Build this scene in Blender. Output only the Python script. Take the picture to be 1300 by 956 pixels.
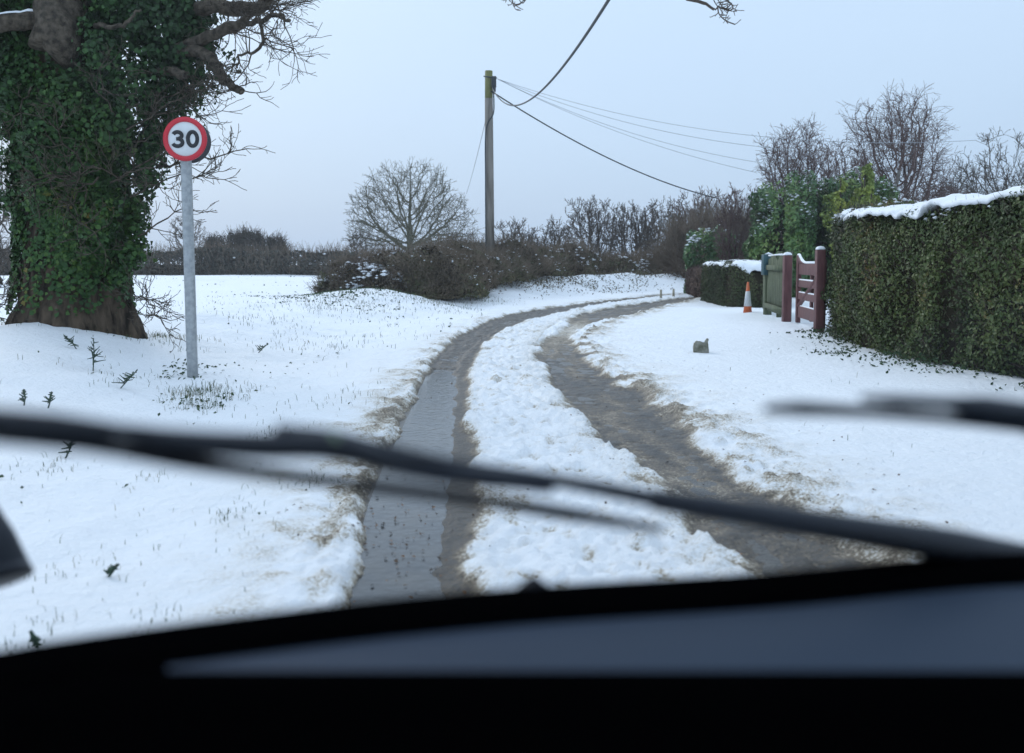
import bpy, math, random
import numpy as np
from mathutils import Vector

# ------------------------------------------------------------------ scene, camera, light
S = bpy.context.scene
for o in list(bpy.data.objects):
    bpy.data.objects.remove(o)
COL = S.collection
rad = math.radians

FPX, CX, CY, HZ, EYE = 1300.0, 650.0, 433.0, 330.0, 1.25
PITCH = math.atan((CY - HZ) / FPX)
cd = bpy.data.cameras.new('camera')
cam = bpy.data.objects.new('camera', cd)
COL.objects.link(cam)
cam.location = (0, 0, EYE)
cam.rotation_euler = (rad(90) - PITCH, 0, 0)
cd.sensor_width = 36
cd.sensor_fit = 'HORIZONTAL'
cd.lens = 36
cd.shift_y = -(478 - CY) / 1300.0
cd.clip_start = 0.02
cd.clip_end = 4000
cd.dof.use_dof = True
cd.dof.focus_distance = 13.0
cd.dof.aperture_fstop = 2.6
cd.dof.aperture_blades = 0
S.camera = cam

W = bpy.data.worlds.new('World')
S.world = W
W.use_nodes = True
nt = W.node_tree
nt.nodes.clear()
wo = nt.nodes.new('ShaderNodeOutputWorld')
b1 = nt.nodes.new('ShaderNodeBackground')
b2 = nt.nodes.new('ShaderNodeBackground')
ad = nt.nodes.new('ShaderNodeAddShader')
sk = nt.nodes.new('ShaderNodeTexSky')
sk.sky_type = 'NISHITA'
sk.sun_disc = False
sk.sun_elevation = rad(32)
sk.sun_rotation = rad(-38)
sk.dust_density = 3
nt.links.new(sk.outputs[0], b1.inputs[0])
b1.inputs[1].default_value = 0.012          # the little of the sky that comes through the cloud
tc = nt.nodes.new('ShaderNodeTexCoord')
sx = nt.nodes.new('ShaderNodeSeparateXYZ')
rp = nt.nodes.new('ShaderNodeValToRGB')     # even cloud deck, brighter overhead
nz = nt.nodes.new('ShaderNodeTexNoise')
nz.inputs['Scale'].default_value = 1.6
nz.inputs['Detail'].default_value = 3
mp = nt.nodes.new('ShaderNodeMapping')
mp.inputs['Scale'].default_value = (1, 1, 3.5)
ma = nt.nodes.new('ShaderNodeMath'); ma.operation = 'MULTIPLY_ADD'
ma.inputs[1].default_value = 0.10
nt.links.new(tc.outputs['Generated'], mp.inputs[0])
nt.links.new(mp.outputs[0], nz.inputs['Vector'])
nt.links.new(tc.outputs['Generated'], sx.inputs[0])
nt.links.new(nz.outputs[0], ma.inputs[0])
nt.links.new(sx.outputs[2], ma.inputs[2])
nt.links.new(ma.outputs[0], rp.inputs[0])
e = rp.color_ramp.elements
e[0].position = 0.02; e[0].color = (0.395, 0.512, 0.685, 1)
e[1].position = 1.0;  e[1].color = (0.76, 0.92, 1.12, 1)
k = e.new(0.14); k.color = (0.425, 0.550, 0.715, 1)
k = e.new(0.36); k.color = (0.510, 0.640, 0.800, 1)
nt.links.new(rp.outputs[0], b2.inputs[0])
b2.inputs[1].default_value = 1.0
nt.links.new(b1.outputs[0], ad.inputs[0])
nt.links.new(b2.outputs[0], ad.inputs[1])
nt.links.new(ad.outputs[0], wo.inputs[0])

sd = bpy.data.lights.new('sun', 'SUN')
sun = bpy.data.objects.new('sun', sd)
COL.objects.link(sun)
sd.energy = 0.8
sd.angle = rad(32)
sd.color = (1.0, 0.97, 0.93)
sun.rotation_euler = Vector((-0.55, 0.70, 0.55)).to_track_quat('Z', 'Y').to_euler()

S.view_settings.view_transform = 'Standard'
S.view_settings.look = 'None'
S.view_settings.gamma = 1
S.view_settings.exposure = 0.34
S.cycles.use_denoising = True
S.cycles.max_bounces = 6
S.cycles.transparent_max_bounces = 12

# ------------------------------------------------------------------ helpers
ORG = {}

def ray(px, py):
    x, y, z = (px - CX), -(py - CY), -FPX
    a = rad(90) - PITCH
    c, s = math.cos(a), math.sin(a)
    return np.array([x, y * c - z * s, y * s + z * c])

def at(px, py, Y):
    """point seen at a photo pixel, standing Y metres ahead"""
    d = ray(px, py)
    return np.array([0, 0, EYE]) + d * (Y / d[1])

def gnd(px, py, z=0.0):
    d = ray(px, py)
    t = (z - EYE) / d[2]
    return np.array([0, 0, EYE]) + d * t

def tag(o, label=None, cat=None, group=None, kind=None):
    if label: o['label'] = label
    if cat: o['category'] = cat
    if group: o['group'] = group
    if kind: o['kind'] = kind
    return o

def thing(name, loc, label, cat, group=None):
    o = bpy.data.objects.new(name, None)
    o.empty_display_size = 0.2
    COL.objects.link(o)
    o.location = [float(v) for v in loc]
    ORG[o] = np.array(loc, float)
    return tag(o, label, cat, group)

def mesh_obj(name, V, F, mat, parent=None, smooth=False, attrs=None, org=None):
    V = np.asarray(V, float).reshape(-1, 3)
    if parent is not None:
        og = ORG[parent]
    else:
        og = np.array(org if org is not None else (0, 0, 0), float)
    V = V - og
    me = bpy.data.meshes.new(name)
    Fs = F if isinstance(F, list) and len(F) and isinstance(F[0], np.ndarray) else [np.asarray(F)]
    Fs = [f for f in Fs if len(f)]
    me.vertices.add(len(V))
    me.vertices.foreach_set('co', V.astype(np.float32).ravel())
    nl = sum(f.size for f in Fs)
    me.loops.add(nl)
    me.loops.foreach_set('vertex_index', np.concatenate([f.ravel() for f in Fs]).astype(np.int32))
    st = []; off = 0
    for f in Fs:
        st.append(off + np.arange(len(f)) * f.shape[1]); off += f.size
    me.polygons.add(sum(len(f) for f in Fs))
    me.polygons.foreach_set('loop_start', np.concatenate(st).astype(np.int32))
    if smooth:
        me.polygons.foreach_set('use_smooth', np.ones(len(me.polygons), bool))
    me.update(calc_edges=True)
    if attrs:
        for k_, v_ in attrs.items():
            a = me.attributes.new(k_, 'FLOAT', 'POINT')
            a.data.foreach_set('value', np.asarray(v_, np.float32))
    me.materials.append(mat)
    o = bpy.data.objects.new(name, me)
    COL.objects.link(o)
    if parent is not None:
        o.parent = parent
        ORG[o] = og
    else:
        o.location = [float(v) for v in og]
        ORG[o] = og
    return o

def hsh(i, j, k_, seed):
    n = (i * 374761393 + j * 668265263 + k_ * 2147483647 + seed * 974634777) & 0xFFFFFFFF
    n = ((n ^ (n >> 13)) * 1274126177) & 0xFFFFFFFF
    n = n ^ (n >> 16)
    return (n & 0xFFFF) / 65535.0

def vnoise(x, y, z=0.0, seed=0):
    x, y, z = np.broadcast_arrays(np.asarray(x, float), np.asarray(y, float), np.asarray(z, float))
    xi, yi, zi = np.floor(x).astype(np.int64), np.floor(y).astype(np.int64), np.floor(z).astype(np.int64)
    u, v, w = x - xi, y - yi, z - zi
    u, v, w = u*u*(3-2*u), v*v*(3-2*v), w*w*(3-2*w)
    r = 0
    for a in (0, 1):
        for b in (0, 1):
            for c in (0, 1):
                r = r + hsh(xi+a, yi+b, zi+c, seed) * (u if a else 1-u) * (v if b else 1-v) * (w if c else 1-w)
    return r * 2 - 1

def fbm(x, y, z=0.0, seed=0, o=4, g=0.5):
    r, a, f = 0, 1.0, 1.0
    for i in range(o):
        r = r + a * vnoise(np.asarray(x)*f, np.asarray(y)*f, np.asarray(z)*f, seed + i*17)
        a *= g; f *= 2.03
    return r

def sstep(a, b, x):
    t = np.clip((np.asarray(x, float) - a) / (b - a), 0, 1)
    return t*t*(3-2*t)

def frames(D):
    D = D / np.maximum(np.linalg.norm(D, axis=1, keepdims=True), 1e-9)
    up = np.where(np.abs(D[:, 2:3]) > 0.9, np.array([[1.0, 0, 0]]), np.array([[0, 0, 1.0]]))
    A = np.cross(D, up); A /= np.maximum(np.linalg.norm(A, axis=1, keepdims=True), 1e-9)
    B = np.cross(D, A)
    return D, A, B

def tubes(segs, k_=4):
    """segs: rows (x0 y0 z0 x1 y1 z1 r0 r1)"""
    s = np.asarray(segs, float).reshape(-1, 8)
    P0, P1, R0, R1 = s[:, :3], s[:, 3:6], s[:, 6], s[:, 7]
    D, A, B = frames(P1 - P0)
    n = len(s)
    ang = np.arange(k_) * 2*math.pi/k_
    ring = A[:, None, :]*np.cos(ang)[None, :, None] + B[:, None, :]*np.sin(ang)[None, :, None]
    V = np.concatenate([P0[:, None] + ring*R0[:, None, None], P1[:, None] + ring*R1[:, None, None]], axis=1).reshape(-1, 3)
    i = np.arange(k_); j = (i+1) % k_
    q = np.stack([i, j, j+k_, i+k_], 1)
    F = (q[None] + (np.arange(n)*2*k_)[:, None, None]).reshape(-1, 4)
    return V, F

def chain(pts, rs, k_=10, rough=0.0, seed=0, cap=True):
    """continuous tube through points"""
    P = np.asarray(pts, float); n = len(P)
    rs = np.broadcast_to(np.asarray(rs, float), (n,))
    T = np.gradient(P, axis=0)
    T /= np.maximum(np.linalg.norm(T, axis=1, keepdims=True), 1e-9)
    a = np.array([0, 0, 1.0]) if abs(T[0, 2]) < 0.9 else np.array([1.0, 0, 0])
    V = []
    ang = np.arange(k_)*2*math.pi/k_
    for i in range(n):
        a = a - T[i]*np.dot(a, T[i]); a /= max(np.linalg.norm(a), 1e-9)
        b = np.cross(T[i], a)
        r = rs[i]
        ring = P[i] + r*(np.cos(ang)[:, None]*a + np.sin(ang)[:, None]*b)
        V.append(ring)
    V = np.concatenate(V)
    if rough > 0:
        C = np.repeat(P, k_, axis=0)
        V = C + (V-C)*(1 + rough*fbm(V[:, 0]*4, V[:, 1]*4, V[:, 2]*2, seed))[:, None]
    i = np.arange(k_); j = (i+1) % k_
    q = np.stack([i, j, j+k_, i+k_], 1)
    F = [(q[None] + (np.arange(n-1)*k_)[:, None, None]).reshape(-1, 4)]
    if cap:
        V = np.concatenate([V, P[:1], P[-1:]])
        c0, c1 = n*k_, n*k_+1
        F.append(np.stack([j, i, np.full(k_, c0)], 1))
        F.append(np.stack([i+(n-1)*k_, j+(n-1)*k_, np.full(k_, c1)], 1))
    return V, F

def spline(pts, n=8):
    P = np.asarray(pts, float)
    P = np.concatenate([P[:1]*2-P[1:2], P, P[-1:]*2-P[-2:-1]])
    out = []
    for i in range(1, len(P)-2):
        for t in np.linspace(0, 1, n, endpoint=False):
            a, b, c, d = P[i-1], P[i], P[i+1], P[i+2]
            out.append(0.5*((2*b)+(-a+c)*t+(2*a-5*b+4*c-d)*t*t+(-a+3*b-3*c+d)*t**3))
    out.append(P[-2])
    return np.array(out)

def leaves(C, N, size, rs, aspect=0.7, flat=0.6):
    """two-sided folded leaves at C facing roughly N"""
    n = len(C)
    N = N + rs.normal(0, flat, (n, 3))
    D, A, B = frames(N)
    th = rs.uniform(0, 2*math.pi, n)
    U = A*np.cos(th)[:, None] + B*np.sin(th)[:, None]
    Wd = np.cross(D, U)
    s = (np.asarray(size) * rs.uniform(0.6, 1.35, n))[:, None]
    b = C - U*s*0.5
    t = C + U*s*0.5
    mid = C - U*s*0.12 + D*s*0.12
    l = mid + Wd*s*0.5*aspect
    r = mid - Wd*s*0.5*aspect
    V = np.stack([b, l, t, r], 1).reshape(-1, 3)
    q = np.array([[0, 1, 2], [0, 2, 3]])
    F = (q[None] + (np.arange(n)*4)[:, None, None]).reshape(-1, 3)
    return V, F

def lumps(C, size, rs, squash=0.5):
    n = len(C)
    s = np.broadcast_to(np.asarray(size, float), (n,)) * rs.uniform(0.5, 1.4, n)
    base = np.array([[1, 0, 0], [0, 1, 0], [-1, 0, 0], [0, -1, 0], [0, 0, 1], [0, 0, -1],
                     [.75, .75, .0], [-.75, .75, 0], [-.75, -.75, 0], [.75, -.75, 0]], float)
    th = rs.uniform(0, 6.28, n)
    ct, st = np.cos(th), np.sin(th)
    Vb = np.repeat(base[None], n, 0) * rs.uniform(0.7, 1.2, (n, 10, 1))
    X = Vb[:, :, 0]*ct[:, None] - Vb[:, :, 1]*st[:, None]
    Y = Vb[:, :, 0]*st[:, None] + Vb[:, :, 1]*ct[:, None]
    V = C[:, None] + np.stack([X, Y, Vb[:, :, 2]*squash], 2)*s[:, None, None]
    ring = [0, 6, 1, 7, 2, 8, 3, 9]
    f = []
    for i in range(8):
        a, b = ring[i], ring[(i+1) % 8]
        f += [[a, b, 4], [b, a, 5]]
    F = (np.array(f)[None] + (np.arange(n)*10)[:, None, None]).reshape(-1, 3)
    return V.reshape(-1, 3), F

def box(c, sz, rz=0.0, taper=1.0):
    x, y, z = [v/2 for v in sz]
    V = []
    for k_ in (-1, 1):
        t = taper if k_ > 0 else 1
        for a, b in ((-1, -1), (1, -1), (1, 1), (-1, 1)):
            px, py = a*x*t, b*y*t
            V.append([c[0]+px*math.cos(rz)-py*math.sin(rz), c[1]+px*math.sin(rz)+py*math.cos(rz), c[2]+k_*z])
    F = [[3, 2, 1, 0], [4, 5, 6, 7], [0, 1, 5, 4], [1, 2, 6, 5], [2, 3, 7, 6], [3, 0, 4, 7]]
    return np.array(V), np.array(F)

def join(parts):
    Vs, Fq, Ft, off = [], [], [], 0
    for V, F in parts:
        V = np.asarray(V); Vs.append(V)
        for f in (F if isinstance(F, list) else [F]):
            if len(f) == 0: continue
            (Fq if f.shape[1] == 4 else Ft).append(f + off)
        off += len(V)
    F = []
    if Fq: F.append(np.concatenate(Fq))
    if Ft: F.append(np.concatenate(Ft))
    return np.concatenate(Vs), F

def bevel(o, w=0.008, seg=2):
    m = o.modifiers.new('bevel', 'BEVEL'); m.width = w; m.segments = seg; m.limit_method = 'ANGLE'
    return o

# ------------------------------------------------------------------ materials
def mat(name, col, rough=0.6, col2=None, scale=8.0, detail=5, bump=0.0, bscale=None, spec=0.5, metal=0.0,
        attr=None, ramp=None, stretch=None, contrast=(0.35, 0.65), coat=0.0):
    m = bpy.data.materials.new(name); m.use_nodes = True
    n = m.node_tree.nodes; L = m.node_tree.links
    p = n['Principled BSDF']
    p.inputs['Base Color'].default_value = (*col, 1)
    p.inputs['Roughness'].default_value = rough
    p.inputs['Specular IOR Level'].default_value = spec
    p.inputs['Metallic'].default_value = metal
    if coat: p.inputs['Coat Weight'].default_value = coat
    t = n.new('ShaderNodeTexCoord'); mpn = n.new('ShaderNodeMapping')
    if stretch: mpn.inputs['Scale'].default_value = stretch
    L.new(t.outputs['Object'], mpn.inputs[0])
    if attr:
        a = n.new('ShaderNodeAttribute'); a.attribute_name = attr
        r = n.new('ShaderNodeValToRGB')
        els = r.color_ramp.elements
        while len(els) < len(ramp): els.new(0.5)
        for e_, (ps, c_) in zip(els, ramp):
            e_.position = ps; e_.color = (*c_, 1)
        L.new(a.outputs['Fac'], r.inputs[0]); L.new(r.outputs[0], p.inputs['Base Color'])
    elif col2 is not None:
        x = n.new('ShaderNodeTexNoise'); x.inputs['Scale'].default_value = scale; x.inputs['Detail'].default_value = detail
        L.new(mpn.outputs[0], x.inputs['Vector'])
        r = n.new('ShaderNodeValToRGB')
        r.color_ramp.elements[0].position = contrast[0]; r.color_ramp.elements[0].color = (*col, 1)
        r.color_ramp.elements[1].position = contrast[1]; r.color_ramp.elements[1].color = (*col2, 1)
        L.new(x.outputs[0], r.inputs[0]); L.new(r.outputs[0], p.inputs['Base Color'])
    if bump:
        x = n.new('ShaderNodeTexNoise'); x.inputs['Scale'].default_value = bscale or scale*3; x.inputs['Detail'].default_value = 6
        L.new(mpn.outputs[0], x.inputs['Vector'])
        b = n.new('ShaderNodeBump'); b.inputs['Strength'].default_value = bump; b.inputs['Distance'].default_value = 0.02
        L.new(x.outputs[0], b.inputs['Height']); L.new(b.outputs[0], p.inputs['Normal'])
    return m

SNOWC = (0.83, 0.855, 0.885)
M = {}
M['snow'] = mat('snow', SNOWC, 0.65, (0.79, 0.82, 0.86), scale=5, bump=0.35, bscale=30, spec=0.3)
M['bark'] = mat('bark', (0.014, 0.011, 0.008), 0.9, (0.11, 0.082, 0.058), scale=11, bump=1.0, bscale=22, stretch=(1, 1, 0.25), spec=0.2)
M['limb'] = mat('limb_bark', (0.030, 0.025, 0.019), 0.9, (0.11, 0.09, 0.068), scale=16, bump=1.0, bscale=30, spec=0.2)
M['twig'] = mat('twig_bark', (0.080, 0.062, 0.050), 0.85, (0.14, 0.11, 0.09), scale=4, spec=0.2)
M['brush'] = mat('brush_twig', (0.13, 0.105, 0.078), 0.9, (0.24, 0.19, 0.145), scale=2, spec=0.1)
M['twig_far'] = mat('far_twig_bark', (0.070, 0.060, 0.050), 0.9, (0.12, 0.10, 0.085), scale=1, spec=0.1)
M['twig_red'] = mat('reddish_twig', (0.105, 0.070, 0.064), 0.9, (0.17, 0.12, 0.11), scale=1, spec=0.1)
M['oaktwig'] = mat('mossy_bark', (0.070, 0.072, 0.042), 0.9, (0.12, 0.11, 0.07), scale=1, spec=0.1)
M['birch'] = mat('birch_bark', (0.22, 0.21, 0.19), 0.8, (0.08, 0.07, 0.065), scale=2, spec=0.2, contrast=(0.5, 0.7))
M['ivy'] = mat('ivy_leaf', (0, 0, 0), 0.5, attr='tint', spec=0.25, ramp=[(0, (0.010, 0.022, 0.007)), (0.35, (0.018, 0.050, 0.014)), (0.7, (0.036, 0.092, 0.022)), (0.93, (0.075, 0.135, 0.026)), (0.985, (0.18, 0.13, 0.035))])
M['hedge'] = mat('privet_leaf', (0, 0, 0), 0.55, attr='tint', spec=0.35, ramp=[(0, (0.050, 0.038, 0.020)), (0.22, (0.036, 0.050, 0.017)), (0.55, (0.062, 0.092, 0.024)), (0.8, (0.105, 0.125, 0.034)), (0.93, (0.18, 0.115, 0.042)), (1, (0.24, 0.10, 0.05))])
M['laurel'] = mat('laurel_leaf', (0, 0, 0), 0.45, attr='tint', spec=0.5, ramp=[(0, (0.020, 0.055, 0.020)), (0.4, (0.055, 0.13, 0.038)), (0.7, (0.11, 0.20, 0.05)), (1, (0.22, 0.28, 0.06))])
M['yellowleaf'] = mat('yellow_green_leaf', (0, 0, 0), 0.4, attr='tint', spec=0.4, ramp=[(0, (0.07, 0.12, 0.025)), (0.5, (0.18, 0.24, 0.04)), (1, (0.38, 0.40, 0.07))])
M['conifer'] = mat('clipped_conifer', (0, 0, 0), 0.7, attr='tint', spec=0.3, ramp=[(0, (0.026, 0.038, 0.018)), (0.5, (0.060, 0.078, 0.032)), (1, (0.13, 0.125, 0.055))])
M['beech'] = mat('brown_beech_leaf', (0, 0, 0), 0.7, attr='tint', spec=0.3, ramp=[(0, (0.065, 0.042, 0.034)), (0.6, (0.125, 0.082, 0.062)), (1, (0.21, 0.145, 0.11))])
M['rowleaf'] = mat('hedgerow_leaf', (0, 0, 0), 0.75, attr='tint', spec=0.25, ramp=[(0, (0.060, 0.048, 0.036)), (0.45, (0.110, 0.088, 0.058)), (0.75, (0.095, 0.105, 0.050)), (1, (0.20, 0.16, 0.095))])
M['farleaf'] = mat('far_hedge_leaf', (0, 0, 0), 0.8, attr='tint', spec=0.2, ramp=[(0, (0.045, 0.045, 0.040)), (0.6, (0.085, 0.082, 0.066)), (1, (0.13, 0.12, 0.095))])
M['core'] = mat('dark_hedge_filler', (0.028, 0.024, 0.016), 0.95, (0.050, 0.042, 0.028), scale=6, spec=0.1)  # dark colour of the solid filler added inside hedges
M['grass'] = mat('grass_blade', (0, 0, 0), 0.7, attr='tint', spec=0.2, ramp=[(0, (0.020, 0.045, 0.020)), (0.6, (0.045, 0.085, 0.035)), (0.8, (0.16, 0.14, 0.07)), (1, (0.28, 0.23, 0.13))])
M['sprig'] = mat('sprig_leaf', (0.018, 0.048, 0.030), 0.6, (0.040, 0.080, 0.045), scale=30)
M['litter'] = mat('dead_leaf', (0, 0, 0), 0.6, attr='tint', ramp=[(0, (0.03, 0.022, 0.016)), (0.6, (0.09, 0.05, 0.025)), (1, (0.22, 0.11, 0.045))])
M['galv'] = mat('galvanised_steel', (0.30, 0.32, 0.33), 0.5, (0.42, 0.44, 0.45), scale=22, metal=0.35, bump=0.1, bscale=60)
M['red'] = mat('red_sign_film', (0.55, 0.018, 0.035), 0.4)
M['white'] = mat('white_sign_film', (0.70, 0.72, 0.73), 0.4, (0.64, 0.66, 0.67), scale=9)
M['black'] = mat('black_sign_film', (0.010, 0.012, 0.016), 0.4)
M['plateback'] = mat('sign_back_grey', (0.045, 0.047, 0.055), 0.55)
M['pole'] = mat('creosoted_pole', (0.13, 0.115, 0.095), 0.85, (0.26, 0.235, 0.205), scale=3, bump=0.5, bscale=20, stretch=(3, 3, 0.3))
M['polegreen'] = mat('algae_green_wood', (0.14, 0.145, 0.05), 0.9, (0.20, 0.20, 0.08), scale=6, bump=0.3)
M['cable'] = mat('black_cable', (0.022, 0.030, 0.036), 0.6)
M['thincable'] = mat('grey_cable', (0.30, 0.33, 0.36), 0.6)
M['redwood'] = mat('maroon_painted_wood', (0.085, 0.028, 0.030), 0.6, (0.14, 0.055, 0.054), scale=5, bump=0.25, bscale=40, stretch=(3, 3, 0.6))
M['greenwood'] = mat('green_stained_wood', (0.060, 0.075, 0.042), 0.85, (0.13, 0.15, 0.085), scale=6, bump=0.4, bscale=30, stretch=(3, 3, 0.4))
M['teal'] = mat('teal_paint', (0.018, 0.060, 0.075), 0.5, (0.028, 0.085, 0.10), scale=8)
M['orange'] = mat('orange_pvc', (0.62, 0.13, 0.03), 0.55, (0.50, 0.11, 0.04), scale=14)
M['conewhite'] = mat('white_sleeve', (0.62, 0.64, 0.65), 0.45, (0.50, 0.52, 0.53), scale=20)
M['stone'] = mat('mossy_stone', (0.14, 0.14, 0.10), 0.95, (0.32, 0.31, 0.26), scale=14, bump=0.8, bscale=40)
M['stake'] = mat('bleached_wood', (0.30, 0.27, 0.20), 0.9, (0.40, 0.37, 0.29), scale=12)
M['dash'] = mat('slate_dash_plastic', (0.021, 0.035, 0.060), 0.65, (0.025, 0.040, 0.066), scale=3, bump=0.15, bscale=300, spec=0.15)
M['blackplastic'] = mat('black_plastic', (0.0012, 0.0012, 0.0015), 0.8, spec=0.0)
M['wiperblack'] = mat('black_wiper_paint', (0.010, 0.014, 0.022), 0.5, spec=0.3)
M['rubber'] = mat('black_rubber', (0.010, 0.012, 0.016), 0.7, spec=0.2)
M['clipgreen'] = mat('pale_green_plastic', (0.16, 0.24, 0.13), 0.5)
M['paint'] = mat('dark_car_paint', (0.010, 0.014, 0.022), 0.3, coat=0.5)
M['headliner'] = mat('grey_headliner', (0.10, 0.10, 0.105), 0.95)

# windscreen glass: clear, weak mirror by angle
g = bpy.data.materials.new('clear_glass'); g.use_nodes = True
n_ = g.node_tree.nodes; n_.clear()
go = n_.new('ShaderNodeOutputMaterial'); gm = n_.new('ShaderNodeMixShader')
gt = n_.new('ShaderNodeBsdfTransparent'); gg = n_.new('ShaderNodeBsdfGlossy'); gf = n_.new('ShaderNodeFresnel')
gt.inputs[0].default_value = (0.95, 0.975, 0.99, 1)
gg.inputs['Roughness'].default_value = 0.02
gf.inputs['IOR'].default_value = 1.3
g.node_tree.links.new(gf.outputs[0], gm.inputs[0]); g.node_tree.links.new(gt.outputs[0], gm.inputs[1])
g.node_tree.links.new(gg.outputs[0], gm.inputs[2]); g.node_tree.links.new(gm.outputs[0], go.inputs[0])
M['glass'] = g

# ------------------------------------------------------------------ road course (wheel ruts as seen, laid on the ground)
LP = [(770, 440, 600), (700, 452, 600), (640, 468, 598), (600, 484, 597), (560, 503, 595), (520, 522, 592), (490, 535, 594), (460, 550, 600),
      (440, 570, 613), (420, 600, 642), (410, 618, 668), (400, 652, 708), (394, 690, 734), (388, 735, 765), (382, 782, 805), (377, 828, 845), (374, 862, 878)]
RP = [(770, 975, 1170), (700, 905, 1078), (660, 872, 1010), (620, 835, 952), (580, 790, 905), (540, 745, 857), (500, 706, 803), (480, 693, 772),
      (460, 683, 747), (440, 681, 733), (425, 692, 742), (410, 712, 772), (400, 738, 806), (393, 775, 832), (387, 812, 856), (382, 845, 878), (379, 868, 892)]
def prof(T):
    r = []
    for py, a, b in T:
        A, B = gnd(a, py), gnd(b, py)
        r.append(((A[1]+B[1])/2, A[0], B[0]))
    r = np.array(r)
    y0 = r[0]; d = (r[1]-r[0])/(r[1, 0]-r[0, 0])
    pre = np.array([y0 + d*(-2.0), y0 + d*(-12.0)])[::-1]; pre[:, 1:] = pre[:, 1:]*0.35 + y0[1:]*0.65
    e_ = r[-1]
    post = np.array([[e_[0]+4, e_[1]+5, e_[2]+5], [e_[0]+9, e_[1]+16, e_[2]+16], [e_[0]+16, e_[1]+40, e_[2]+40], [900, e_[1]+60, e_[2]+60]])
    return np.concatenate([pre, r, post])
LT, RT = prof(LP), prof(RP)
def L0(y): return np.interp(y, LT[:, 0], LT[:, 1])
def L1(y): return np.interp(y, LT[:, 0], LT[:, 2])
def R0(y): return np.interp(y, RT[:, 0], RT[:, 1])
def R1(y): return np.interp(y, RT[:, 0], RT[:, 2])

def big_height(x, y):
    """the lie of the land without the snow's small lumps"""
    x = np.asarray(x, float); y = np.asarray(y, float)
    dl = L0(y) - x
    dr = x - R1(y)
    near = 1 - sstep(20, 30, y)
    bank = 0.30*sstep(1.7, 4.2, dl)*near + 0.22*sstep(2.0, 6.0, dl)*(1-near)
    ridge = 0.46*np.exp(-((dl-5.2)/2.1)**2)*sstep(25, 33, y)*sstep(-6, 0, x)
    far = 0.25*sstep(45, 60, y)*sstep(0, 10, x)
    m = gnd(462, 402)
    mound = 0.26*np.exp(-((x-m[0])/1.5)**2-((y-m[1]-2)/2.4)**2)
    m2 = gnd(70, 470)
    mound2 = 0.17*np.exp(-((x-m2[0])/0.9)**2-((y-m2[1])/1.0)**2)
    und = 0.05*fbm(x*0.35, y*0.25, 0, 3, 3)*sstep(0.5, 2.5, np.maximum(dl, dr)) + 0.045*fbm(x*1.3, y*1.1, 0, 19, 4)*sstep(0.4, 1.6, dl) + 0.03*fbm(x*0.9, y*0.5, 0, 29, 3)*sstep(14, 22, y)*sstep(2, 4, dl)
    return bank + ridge*0.9 + far + mound + mound2 + und + 0.05*sstep(1.0, 4, dr)

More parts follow.
